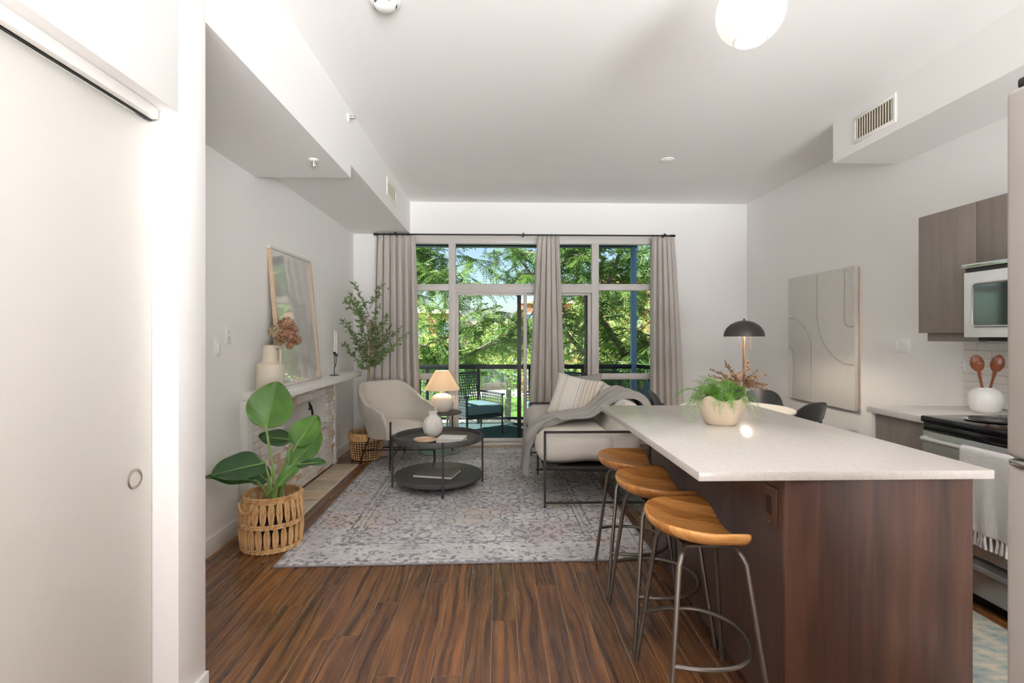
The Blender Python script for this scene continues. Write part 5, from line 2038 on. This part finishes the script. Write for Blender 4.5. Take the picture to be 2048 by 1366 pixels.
def sprig(seed):
    r = random.Random(seed)
    mb = MB()
    L_ = 0.22
    pts = [Vector((L_ * k / 6, 0.012 * math.sin(k * 0.9 + seed), 0.018 * math.sin(k * 0.6))) for k in range(7)]
    mb.tube(pts, [0.002] * 7, 5)
    for k in range(46):
        t_ = 0.2 + 0.8 * k / 46
        i = min(int(t_ * 6), 5)
        c = pts[i].lerp(pts[i + 1], t_ * 6 - i)
        d = Vector((0.75, r.gauss(0, .55), r.gauss(0, .55))).normalized()
        l2 = r.uniform(0.02, 0.045) * (1.15 - 0.5 * t_)
        n0 = len(mb.v)
        s = d.cross(Vector((r.gauss(0, 1), r.gauss(0, 1), r.gauss(0, 1)))).normalized() * 0.0042
        mb.v += [tuple(c), tuple(c + d * l2 * 0.5 + s), tuple(c + d * l2), tuple(c + d * l2 * 0.5 - s)]
        mb.f.append((n0, n0 + 1, n0 + 2, n0 + 3))
    me = mb.mesh('sprig', fix=False, smooth=0)
    me.materials.append(M['sprig'])
    return me


sp = [sprig(k) for k in range(4)]
for k in range(22):
    a = 2 * PI * k / 22 * 2.4
    el = frs.uniform(5, 62)
    o = obj('sprig', sp[k % 4], None, dv, world=False, loc=(0.01 * math.cos(a), 0.01 * math.sin(a), 0.178), rot=(0, -R(el), a))
    o.scale = (frs.uniform(0.95, 1.25),) * 3


def dining_chair(label, loc, rz):
    t = thing('dining_chair', label, 'chair', loc, rz, 'black chairs around the dining table')
    m = M['chair_black']

    def back(a, b):
        an = R(-62 + 124 * a)
        e = 1 - abs(2 * a - 1) ** 3
        z = 0.615 + (0.155 * e + 0.02) * b - 0.02 * (1 - e)
        r = 0.225 + 0.025 * b
        return (r * math.sin(an) * 1.02, 0.02 + r * math.cos(an) * 0.95 + 0.02 * b, z)
    obj('backrest', MB().sheet(31, 8, back, 0.014), m, t, world=False, smooth=60)
    for s in (-1, 1):
        obj('back_support', MB().bar((s * 0.195, 0.13, 0.44), (s * 0.212, 0.14, 0.64), 0.03, 0.018, (0, 1, 0)), m, t, world=False)
    mb = MB()

    def seat(a, b):
        th = 2 * PI * a
        n = 3.2
        c, s = math.cos(th), math.sin(th)
        rr = 1.0 / ((abs(c) / 0.225) ** n + (abs(s) / 0.215) ** n) ** (1 / n)
        return (rr * b * c, rr * b * s, 0.448 - 0.012 * (1 - b * b))
    mb.grid(40, 7, seat, cu=True)
    mb2 = MB()
    mb2.prism([(seat(k / 40, 1.0)[0], seat(k / 40, 1.0)[1]) for k in range(40)], 0.42, 0.447)
    obj('seat', mb2, m, t, world=False, bevel=0.006)
    for sx in (-1, 1):
        for sy in (-1, 1):
            obj('leg', MB().tube([(sx * 0.215, sy * 0.205, 0), (sx * 0.165, sy * 0.155, 0.425)], [0.010, 0.014], 10), m, t, world=False)
    return t


M['chair_black'] = pm('charcoal_plastic', (58, 58, 60), 0.35)
# chairs face local -y
dining_chair('charcoal dining chair beside the right curtain', (1.84, 5.20, 0), R(68))
dining_chair('charcoal dining chair behind the table, in the corner of the room', (2.70, 5.20, 0), R(-38))
dining_chair('charcoal dining chair with its back to the kitchen counter', (2.70, 4.60, 0), R(-158))

# canvas on the right wall
CY0, CY1, CZ0, CZ1 = 4.345, 5.36, 0.712, 1.985
XA = XR - 0.052
cv = thing('relief_canvas', 'large off-white relief canvas with curved seams on the dining wall', 'painting', (XR, (CY0 + CY1) / 2, CZ0))
obj('frame', MB().box(XR - 0.022, XR - 0.0006, CY0 + 0.012, CY1 - 0.012, CZ0 + 0.012, CZ1 - 0.012), M['pale_wood'], cv)
tcv = NT('plaster_canvas')
f = tcv.noise(40, 4, 0.6)
tcv.set(Base_Color=tcv.ramp(f, [(0.3, (210, 207, 201)), (0.7, (220, 217, 211))]), Roughness=0.85)
tcv.bump(f, 0.15, 0.003)
obj('canvas', MB().box(XA, XR - 0.0222, CY0, CY1, CZ0, CZ1), tcv.m, cv, bevel=0.003)
W_, H_ = CY1 - CY0, CZ1 - CZ0


def cvp(a, b):
    """a from the far edge to the near edge, b from the bottom up, both 0..1"""
    return (XA - 0.0005, CY1 - a * W_, CZ0 + b * H_)


M['seam'] = pm('seam_grey', (168, 164, 158), 0.9)  # grey paint on the ridges, darkened in place of their shadow


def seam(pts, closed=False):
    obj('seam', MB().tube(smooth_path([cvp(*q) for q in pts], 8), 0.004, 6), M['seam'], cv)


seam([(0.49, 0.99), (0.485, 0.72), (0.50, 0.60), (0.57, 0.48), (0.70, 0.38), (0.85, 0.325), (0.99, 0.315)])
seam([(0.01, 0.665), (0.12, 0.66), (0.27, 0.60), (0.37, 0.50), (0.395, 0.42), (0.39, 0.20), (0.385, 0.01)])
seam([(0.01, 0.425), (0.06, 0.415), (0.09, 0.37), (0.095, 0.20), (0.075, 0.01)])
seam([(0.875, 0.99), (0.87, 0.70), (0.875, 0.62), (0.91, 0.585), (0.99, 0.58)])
# raised panels between the seams
def panel(outline, th):
    n = len(outline)
    v_ = [(XA - 0.0002 - th * k, CY1 - a * W_, CZ0 + b * H_) for k in (0, 1) for a, b in outline]
    mb = MB().add(v_, [tuple(range(n)), tuple(range(2 * n - 1, n - 1, -1))] + [(i, n + i, n + (i + 1) % n, (i + 1) % n) for i in range(n)])
    obj('raised_panel', mb, tcv.m, cv)


panel([(0.883, 0.995), (0.878, 0.66), (0.89, 0.61), (0.92, 0.592), (0.995, 0.587), (0.995, 0.995)], 0.004)
panel([(0.005, 0.005), (0.072, 0.005), (0.088, 0.2), (0.085, 0.36), (0.05, 0.405), (0.005, 0.415)], 0.004)

# ------------------------------------------------------------------ kitchen run on the right wall
CXF = 2.43                       # counter front
KY0, KY1 = 2.815, 3.255          # base cabinet between range and gable
M['taupe'] = walnut('taupe_laminate', ((118, 108, 100), (130, 120, 112), (140, 130, 121)))
bc = thing('base_cabinet', 'grey brown base cabinet between the range and the wall end', 'cabinet', ((CXF + XR) / 2, 3.0, 0))
obj('carcass', MB().box(CXF + 0.045, XR - 0.001, KY0 + 0.002, KY1 - 0.03, 0.10, 0.872), M['taupe'], bc)
obj('plinth', MB().box(CXF + 0.09, XR - 0.001, KY0 + 0.002, KY1 - 0.03, 0.0, 0.099), M['slot'], bc)
obj('door', MB().box(CXF + 0.022, CXF + 0.044, KY0 + 0.004, KY1 - 0.032, 0.105, 0.868), M['taupe'], bc, bevel=0.001)
obj('gable', MB().box(CXF + 0.02, XR - 0.001, KY1 - 0.028, KY1 - 0.002, 0.0, 0.872), M['trim'], bc)
tag(obj('kitchen_worktop', MB().box(CXF - 0.01, XR - 0.0005, KY0 + 0.001, KY1 + 0.01, 0.8725, 0.910), M['quartz'], bevel=0.002), 'pale worktop beside the range on the kitchen wall', 'worktop')

# range
RY0, RY1, RX = 2.05, 2.812, 2.40
rg = thing('range_cooker', 'stainless steel range with a black coil cooktop', 'stove', ((RX + XR) / 2, (RY0 + RY1) / 2, 0))
M['enamel'] = pm('black_enamel', (24, 24, 26), 0.12)
M['oven_glass'] = pm('oven_glass', (20, 22, 24), 0.06)
obj('body', MB().box(RX + 0.045, XR - 0.005, RY0 + 0.002, RY1 - 0.002, 0.06, 0.885), M['steel'], rg)
obj('toe_kick', MB().box(RX + 0.07, XR - 0.01, RY0 + 0.01, RY1 - 0.01, 0.0, 0.0595), M['black'], rg)
obj('cooktop', MB().box(RX - 0.005, XR - 0.002, RY0, RY1, 0.886, 0.922), M['enamel'], rg, bevel=0.010)
obj('backguard', MB().box(XR - 0.06, XR - 0.003, RY0, RY1, 0.9225, 1.06), M['enamel'], rg, bevel=0.008)
obj('vent_strip', MB().box(RX + 0.010, RX + 0.044, RY0 + 0.004, RY1 - 0.004, 0.842, 0.884), M['enamel'], rg, bevel=0.004)
od = obj('oven_door', MB().box(RX + 0.006, RX + 0.044, RY0 + 0.004, RY1 - 0.004, 0.262, 0.838), M['steel'], rg, bevel=0.006)
obj('door_window', MB().box(RX + 0.003, RX + 0.0058, RY0 + 0.10, RY1 - 0.16, 0.50, 0.700), M['oven_glass'], od, bevel=0.001)
obj('window_trim', MB().tube([(RX + 0.0045, y, z) for (y, z) in ((RY0 + 0.10, 0.50), (RY1 - 0.16, 0.50), (RY1 - 0.16, 0.70), (RY0 + 0.10, 0.70))], 0.005, 6, True), M['steel'], od)
hz = 0.800
obj('door_handle', MB().tube(smooth_path([(RX + 0.006, RY1 - 0.03, hz), (RX - 0.028, RY1 - 0.045, hz), (RX - 0.040, RY1 - 0.10, hz), (RX - 0.042, (RY0 + RY1) / 2, hz), (RX - 0.040, RY0 + 0.10, hz), (RX - 0.028, RY0 + 0.045, hz), (RX + 0.006, RY0 + 0.03, hz)], 5), 0.013, 10), pm('handle_satin', (212, 210, 206), 0.3, 0.5), od)
dw = obj('drawer', MB().box(RX + 0.010, RX + 0.044, RY0 + 0.004, RY1 - 0.004, 0.064, 0.240), M['steel'], rg, bevel=0.006)
obj('drawer_lip', MB().tube([(RX + 0.004, RY0 + 0.02, 0.205), (RX + 0.004, RY1 - 0.02, 0.205)], 0.012, 8), M['steel'], dw)


def coil(c, R0, turns):
    n = turns * 40
    return MB().tube([(c[0] + (0.018 + (R0 - 0.018) * k / n) * math.cos(2 * PI * turns * k / n), c[1] + (0.018 + (R0 - 0.018) * k / n) * math.sin(2 * PI * turns * k / n), 0.932) for k in range(n + 1)], 0.0052, 6)


M['coil'] = pm('coil_element', (72, 70, 70), 0.4, 0.6)
for (x, y, r, t_) in ((2.60, 2.60, 0.098, 5), (2.60, 2.23, 0.075, 4), (2.90, 2.60, 0.075, 4), (2.90, 2.23, 0.098, 5)):
    pn = obj('drip_pan', MB().lathe([(r * 0.2, 0.9225), (r + 0.004, 0.9225), (r + 0.018, 0.928), (r + 0.014, 0.929), (r, 0.9245), (r * 0.2, 0.9235)], 40, (x, y, 0)), M['chrome'], rg)
    obj('coil_burner', coil((x, y), r, t_), M['coil'], rg)

# towel over the oven handle
tt_ = NT('white_waffle')
f = tt_.voronoi(95, 'F1', None, 0.2)
tt_.set(Base_Color=tt_.ramp(f, [(0.1, (232, 230, 227)), (0.6, (214, 211, 208))]), Roughness=0.95)
tt_.bump(f, 0.5, 0.004)
tw2 = thing('kitchen_towel', 'white waffle towel with tassels hanging on the oven handle', 'towel', (RX - 0.05, 2.44, 0.5))
TY0, TY1 = 2.245, 2.505


def towel(a, b):
    y = TY0 + (TY1 - TY0) * a
    s = b
    wv = 0.006 * math.sin(a * 14 + 2 * s)
    if s < 0.2:
        z = hz - 0.22 + s / 0.2 * 0.22
        return (RX - 0.024 + wv * 0.2, y, z)
    if s < 0.3:
        an = PI * (s - 0.2) / 0.1
        return (RX - 0.042 + 0.0185 * math.cos(an), y, hz + 0.0185 * math.sin(an))
    q = (s - 0.3) / 0.7
    return (RX - 0.0605 - wv * q - 0.004 * q, y + 0.01 * q * math.sin(a * 5), hz - 0.39 * q)


obj('cloth', MB().sheet(36, 50, towel, 0.004), tt_.m, tw2, smooth=180)
for k in range(11):
    e = Vector(towel((k + 0.5) / 11, 1.0))
    obj('tassel', MB().tube([e + Vector((0, 0, 0.004)), e + Vector((0.001, 0.003 * math.sin(k * 2.1), -0.02)), e + Vector((-0.001, 0.006 * math.sin(k * 1.3), -0.062))], [0.004, 0.006, 0.0075], 7), tt_.m, tw2)

# microwave and wall cabinets
UX = 2.84
UY0, UY1 = 2.93, 3.345
uc = thing('wall_cabinet', 'tall grey brown wall cabinet at the end of the kitchen run', 'cabinet', ((UX + XR) / 2, 3.13, 1.39))
obj('carcass', MB().box(UX + 0.022, XR - 0.0005, UY0 + 0.001, UY1 - 0.001, 1.395, 2.165), M['taupe'], uc)
obj('door', MB().box(UX, UX + 0.021, UY0 + 0.002, UY1, 1.390, 2.168), M['taupe'], uc, bevel=0.001)
obj('light_rail', MB().box(UX + 0.045, UX + 0.065, UY0 + 0.001, UY1 - 0.02, 1.335, 1.394), M['taupe'], uc)
uc2 = thing('over_microwave_cabinet', 'short grey brown wall cabinet above the microwave', 'cabinet', ((UX + XR) / 2, 2.5, 1.79))
obj('carcass', MB().box(UX + 0.022, XR - 0.0005, 2.12, UY0 - 0.001, 1.80, 2.165), M['taupe'], uc2)
for (a, b) in ((2.12, 2.525), (2.528, UY0 - 0.002)):
    obj('door', MB().box(UX, UX + 0.021, a, b, 1.795, 2.168), M['taupe'], uc2, bevel=0.001)
MX = 2.755
mw = thing('microwave', 'over-the-range microwave with a pale door and dark window', 'microwave', ((MX + XR) / 2, 2.52, 1.36))
M['mw_white'] = pm('microwave_pale', (226, 230, 228), 0.3, 0.0)
my0, my1 = 2.16, 2.925
obj('body', MB().box(MX + 0.04, XR - 0.001, my0, my1 - 0.0015, 1.365, 1.775), M['steel'], mw)
dr_ = obj('door', MB().box(MX, MX + 0.038, my0 + 0.16, my1 - 0.001, 1.362, 1.742), M['mw_white'], mw, bevel=0.006)
obj('window_frame', MB().tube([(MX - 0.001, y, z) for (y, z) in ((my0 + 0.24, 1.425), (my1 - 0.075, 1.425), (my1 - 0.060, 1.44), (my1 - 0.060, 1.655), (my1 - 0.075, 1.67), (my0 + 0.24, 1.67))], 0.007, 6, True), M['steel'], dr_)
obj('window', MB().box(MX - 0.003, MX - 0.0005, my0 + 0.24, my1 - 0.065, 1.43, 1.665), pm('mirror_dark_glass', (120, 130, 126), 0.06, 1.0), dr_)
obj('control_panel', MB().box(MX, MX + 0.038, my0, my0 + 0.155, 1.362, 1.742), M['black'], mw, bevel=0.004)
obj('vent_grille', MB().box(MX - 0.012, MX + 0.038, my0, my1 + 0.0, 1.764, 1.790), M['chrome'], mw, bevel=0.003)
obj('vent_slot', MB().box(MX + 0.004, MX + 0.038, my0 + 0.01, my1 - 0.01, 1.744, 1.7635), M['slot'], mw)
obj('lamp_strip', MB().box(MX + 0.03, MX + 0.16, my0 + 0.05, my1 - 0.06, 1.340, 1.3645), M['black'], mw, bevel=0.006)

# backsplash tiles on the wall
wr = bpy.data.objects['wall_right']
M['tile'] = pm('white_tile', (226, 223, 218), 0.18)
TL, TH = 0.20, 0.052
tile_me = MB().box(-0.007, 0, -TL / 2 + 0.0012, TL / 2 - 0.0012, -TH / 2 + 0.0012, TH / 2 - 0.0012).mesh('tile', 0.0012, 1)
tile_me.materials.append(M['tile'])
half_me = MB().box(-0.007, 0, -TL / 4 + 0.0012, TL / 4 - 0.0012, -TH / 2 + 0.0012, TH / 2 - 0.0012).mesh('tile', 0.0012, 1)
half_me.materials.append(M['tile'])
for r_ in range(8):
    zc = 0.911 + TH * (r_ + 0.5)
    y1 = 3.36
    first = True
    while y1 > 2.85:
        ln = TL / 2 if (first and r_ % 2) else TL
        obj('tile', half_me if ln < TL else tile_me, None, wr, loc=(XR - 0.0002, y1 - ln / 2, zc))
        y1 -= ln
        first = False
obj('grout', MB().box(XR - 0.003, XR - 0.0003, 2.66, 3.3605, 0.911, 0.911 + 8 * TH), pm('grout_grey', (196, 192, 186), 0.9), wr)

# utensil crock
kx, ky = 2.915, 2.95
kr = thing('utensil_crock', 'ribbed white ceramic crock on the worktop beside the range', 'crock', (kx, ky, 0.9105))
M['crock'] = pm('crock_glaze', (232, 230, 226), 0.35)
cp = [(0, 0), (0.054, 0), (0.069, 0.02), (0.081, 0.055), (0.083, 0.085), (0.077, 0.115), (0.061, 0.138), (0.042, 0.146), (0.040, 0.152), (0.037, 0.152), (0.037, 0.14), (0, 0.10)]
obj('body', MB().lathe(cp, 96, fn=lambda a, z: 1 + (0.012 * math.cos(32 * a) if 0.01 < z < 0.135 else 0)), M['crock'], kr, world=False, smooth=60)
M['server'] = pm('polished_olive_wood', (122, 66, 38), 0.3, var=(14, 0.25))


def server(name, label, loc, rot, fork):
    t = thing(name, label, 'utensil', loc)
    t.rotation_euler = rot
    def fn(a, b):
        s = 2 * b - 1
        L_ = 0.098
        w = 0.031 * (math.sin(PI * min(1, 0.10 + 0.90 * a)) ** 0.55)
        return (s * w, -0.010 * math.sin(PI * a) * (1 - s * s), 0.15 + L_ * a)
    if not fork:
        obj('bowl', MB().sheet(14, 11, fn, 0.005), M['server'], t, world=False, smooth=180)
    else:
        mb = MB()
        mb.sheet(9, 11, lambda a, b: fn(a * 0.55, b), 0.005)
        for (b0, b1) in ((0.0, 0.30), (0.37, 0.63), (0.70, 1.0)):
            mb.sheet(8, 4, lambda a, b, b0=b0, b1=b1: fn(0.54 + 0.44 * a, b0 + (b1 - b0) * b), 0.005)
        obj('bowl', mb, M['server'], t, world=False, smooth=180)
    obj('handle', MB().tube([(0, 0, 0.0), (0, 0, 0.10), (0, -0.002, 0.168)], [0.006, 0.007, 0.011], 8), M['server'], t, world=False)
    return t


server('salad_fork', 'brown wooden salad fork standing in the white crock', (kx - 0.010, ky, 1.016), (R(5), R(-10), R(-35)), True)
server('salad_spoon', 'brown wooden salad spoon standing in the white crock', (kx + 0.010, ky - 0.006, 1.016), (R(5), R(11), R(-35)), False)

# kitchen runner
tkr = NT('faded_runner')
v_ = tkr.voronoi(9, 'F1')
n2 = tkr.noise(24, 4, 0.7, vec=tkr.map(None, (0.6, 1.6, 1)))
tkr.set(Base_Color=tkr.mix(n2, tkr.ramp(v_, [(0.1, (150, 170, 172)), (0.4, (206, 196, 176)), (0.7, (128, 152, 158))]), tkr.ramp(n2, [(0.4, (204, 190, 164)), (0.6, (120, 146, 152))])), Roughness=0.95)
tag(obj('kitchen_runner', MB().box(1.72, 2.36, 0.85, 2.62, 0.0006, 0.008), tkr.m, bevel=0.002), 'faded teal and beige runner rug on the kitchen floor', 'rug')

# fridge at the edge of the picture
FXX, FYY = 0.795, 0.775
fr = thing('fridge', 'stainless fridge whose door edge fills the right edge of the picture', 'fridge', (FXX + 0.36, FYY - 0.38, 0))
M['fridge'] = pm('fridge_steel', (178, 172, 166), 0.45, 0.35)
obj('cabinet', MB().box(FXX + 0.012, FXX + 0.74, 0.05, FYY - 0.075, 0.02, 1.745), pm('fridge_body', (150, 148, 146), 0.5, 0.2), fr, bevel=0.006)
zg = at(2030, 920, FYY).z
obj('freezer_door', MB().box(FXX, FXX + 0.75, FYY - 0.070, FYY, zg + 0.006, 1.752), M['fridge'], fr, bevel=0.010, segs=3)
obj('fridge_door', MB().box(FXX, FXX + 0.75, FYY - 0.070, FYY, 0.05, zg - 0.006), M['fridge'], fr, bevel=0.010, segs=3)
obj('hinge', MB().box(FXX - 0.004, FXX + 0.06, FYY - 0.062, FYY - 0.010, zg - 0.0055, zg + 0.0055), M['chrome'], fr, bevel=0.003)
obj('top_hinge', MB().box(FXX + 0.008, FXX + 0.07, FYY - 0.09, FYY - 0.012, 1.7525, 1.768), M['black'], fr, bevel=0.004)
for (a, b) in ((zg + 0.06, zg + 0.45), (0.55, zg - 0.06)):
    obj('handle', MB().tube([(FXX + 0.69, FYY + 0.0, a), (FXX + 0.69, FYY + 0.045, a + 0.02), (FXX + 0.69, FYY + 0.045, b - 0.02), (FXX + 0.69, FYY + 0.0, b)], 0.011, 10), M['steel'], fr)

# ------------------------------------------------------------------ ceiling things
PX, PY, PZ = 1.045, 2.07, 2.712
pe = thing('pendant_light', 'white ribbed glass globe ceiling light above the island', 'lamp', (PX, PY, ZC))
tp_ = NT('lit_opal_glass')
tp_.set(Base_Color=lin((176, 175, 170)), Roughness=0.3)
tp_.put(tp_.p, 'Emission Color', lin((255, 248, 236)))
tp_.put(tp_.p, 'Emission Strength', 0.72)
gl_p = []
for k in range(25):
    a = R(-62 + 148 * k / 24)
    gl_p.append((0.134 * math.cos(a), PZ - ZC + 0.132 * math.sin(a)))
gb = MB().lathe(gl_p, 240, fn=lambda a, z: 1 + 0.010 * math.cos(48 * a))
gb.f = [q for q in gb.f if len(q) == 4]
obj('globe', gb.xf(Matrix.Translation((PX, PY, ZC))), tp_.m, pe, smooth=180)
bulb = NT('lit_bulb')
bulb.put(bulb.p, 'Emission Color', lin((255, 246, 232)))
bulb.put(bulb.p, 'Emission Strength', 45.0)
obj('bulb', MB().lathe([(0.045 * math.sin(PI * k / 12), -0.045 * math.cos(PI * k / 12)) for k in range(13)], 24, (PX, PY, PZ - 0.035)), bulb.m, pe, smooth=180)
obj('globe_lip', MB().tube([(PX + 0.0635 * math.cos(2 * PI * k / 40), PY + 0.0635 * math.sin(2 * PI * k / 40), PZ - 0.1165) for k in range(40)], 0.004, 8, True), M['plastic'], pe)
obj('canopy', MB().lathe([(0, -0.03), (0.055, -0.03), (0.065, -0.012), (0.066, -0.0005), (0, -0.0005)], 32, (PX, PY, ZC)), M['plastic'], pe)
obj('stem', MB().tube([(PX, PY, ZC - 0.028), (PX, PY, PZ + 0.130)], 0.012, 10), M['plastic'], pe)

p = at(770, 4, 2.55)
sd = thing('smoke_detector', 'round white smoke detector on the ceiling', 'smoke detector', (p.x, 2.55, ZC))
obj('base', MB().lathe([(0, -0.014), (0.072, -0.014), (0.076, -0.008), (0.076, -0.0005), (0, -0.0005)], 40), M['plastic'], sd, world=False)
obj('dome', MB().lathe([(0, -0.046), (0.03, -0.045), (0.05, -0.036), (0.058, -0.0145), (0, -0.0145)], 40), M['plastic'], sd, world=False)
for k in range(5):
    a = 2 * PI * k / 5 + 0.2
    mb = MB()
    for j in range(3):
        b_ = a + (j - 1) * 0.14
        mb.bar((0.053 * math.cos(b_), 0.053 * math.sin(b_), -0.034), (0.058 * math.cos(b_), 0.058 * math.sin(b_), -0.020), 0.003, 0.003)
    obj('slots', mb, M['slot'], sd, world=False)

p = at(1335, 316, 4.78)
o = thing('ceiling_disc', 'small flat white disc on the ceiling near the dining corner', 'detector', (p.x, 4.78, ZC))
obj('plate', MB().lathe([(0, -0.010), (0.050, -0.010), (0.062, -0.006), (0.063, -0.0005), (0, -0.0005)], 36), M['plastic'], o, world=False)
obj('cap', MB().lathe([(0, -0.014), (0.03, -0.014), (0.034, -0.0105), (0, -0.0105)], 28), M['plastic'], o, world=False)

def sprinkler(label, loc, rot):
    t = thing('sprinkler_head', label, 'sprinkler', loc)
    t.rotation_euler = rot
    obj('escutcheon', MB().lathe([(0, -0.012), (0.018, -0.012), (0.032, -0.004), (0.034, -0.0004), (0, -0.0004)], 28), M['plastic'], t, world=False)
    obj('body', MB().lathe([(0, -0.045), (0.006, -0.045), (0.009, -0.03), (0.011, -0.0125), (0, -0.0125)], 16), M['chrome'], t, world=False)
    obj('deflector', MB().lathe([(0, -0.052), (0.015, -0.052), (0.016, -0.050), (0, -0.049)], 20), M['chrome'], t, world=False)
    mb = MB()
    for s in (-1, 1):
        mb.tube([(s * 0.010, 0, -0.014), (s * 0.013, 0, -0.032), (s * 0.004, 0, -0.049)], 0.0022, 6)
    obj('frame_arms', mb, M['chrome'], t, world=False)


p = at(627, 323, 3.42)
sprinkler('sprinkler head hanging under the deep ceiling drop', (p.x, 3.42, 2.55), (0, 0, 0))
p = wx(696, 235, XH)
sprinkler('sprinkler head on the side of the ceiling drop', (XH, p.y, p.z), (0, R(-90), 0))


def vent(label, u0, u1, vc0, vc1, x, face, slats):
    a, b = wx(u0, vc0, x), wx(u1, vc1, x)
    y0, y1 = sorted((a.y, b.y))
    zc = (a.z + b.z) / 2
    return y0, y1, zc


def vent_grille(label, x, sgn, y0, y1, z0, z1, slats):
    t = thing('air_vent', label, 'vent', (x, (y0 + y1) / 2, (z0 + z1) / 2))
    f_ = 0.026
    xo = lambda d: sorted((x + sgn * 0.0004, x + sgn * d))
    a, b = xo(0.009)
    obj('vent_frame', MB().box(a, b, y0, y1, z0, z0 + f_), M['trim'], t, bevel=0.002)
    obj('vent_frame', MB().box(a, b, y0, y1, z1 - f_, z1), M['trim'], t, bevel=0.002)
    obj('vent_frame', MB().box(a, b, y0, y0 + f_, z0 + f_, z1 - f_), M['trim'], t, bevel=0.002)
    obj('vent_frame', MB().box(a, b, y1 - f_, y1, z0 + f_, z1 - f_), M['trim'], t, bevel=0.002)
    a, b = xo(0.0012)
    obj('backing', MB().box(a, b, y0 + f_, y1 - f_, z0 + f_, z1 - f_), pm('vent_dark', (120, 110, 92), 0.8), t)
    for k in range(slats):
        y = y0 + f_ + (y1 - y0 - 2 * f_) * (k + 0.5) / slats
        obj('slat', MB().bar((x + sgn * 0.005, y, z0 + f_), (x + sgn * 0.005, y, z1 - f_), 0.007, 0.0045, (1, 0.5 * sgn, 0)), M['vent_slat'], t)


M['vent_slat'] = pm('vent_cream', (222, 214, 196), 0.5)
a, b = wx(1709, 245, XD), wx(1793, 233, XD)
vent_grille('white air vent on the kitchen ceiling drop', XD, -1, b.y, a.y, wx(1750, 264, XD).z - 0.01, wx(1750, 211, XD).z, 14)
a, b = wx(773, 370, XH), wx(791, 395, XH)
vent_grille('white air vent on the ceiling drop near the window', XH, 1, a.y, b.y, wx(782, 400, XH).z, wx(782, 366, XH).z, 9)
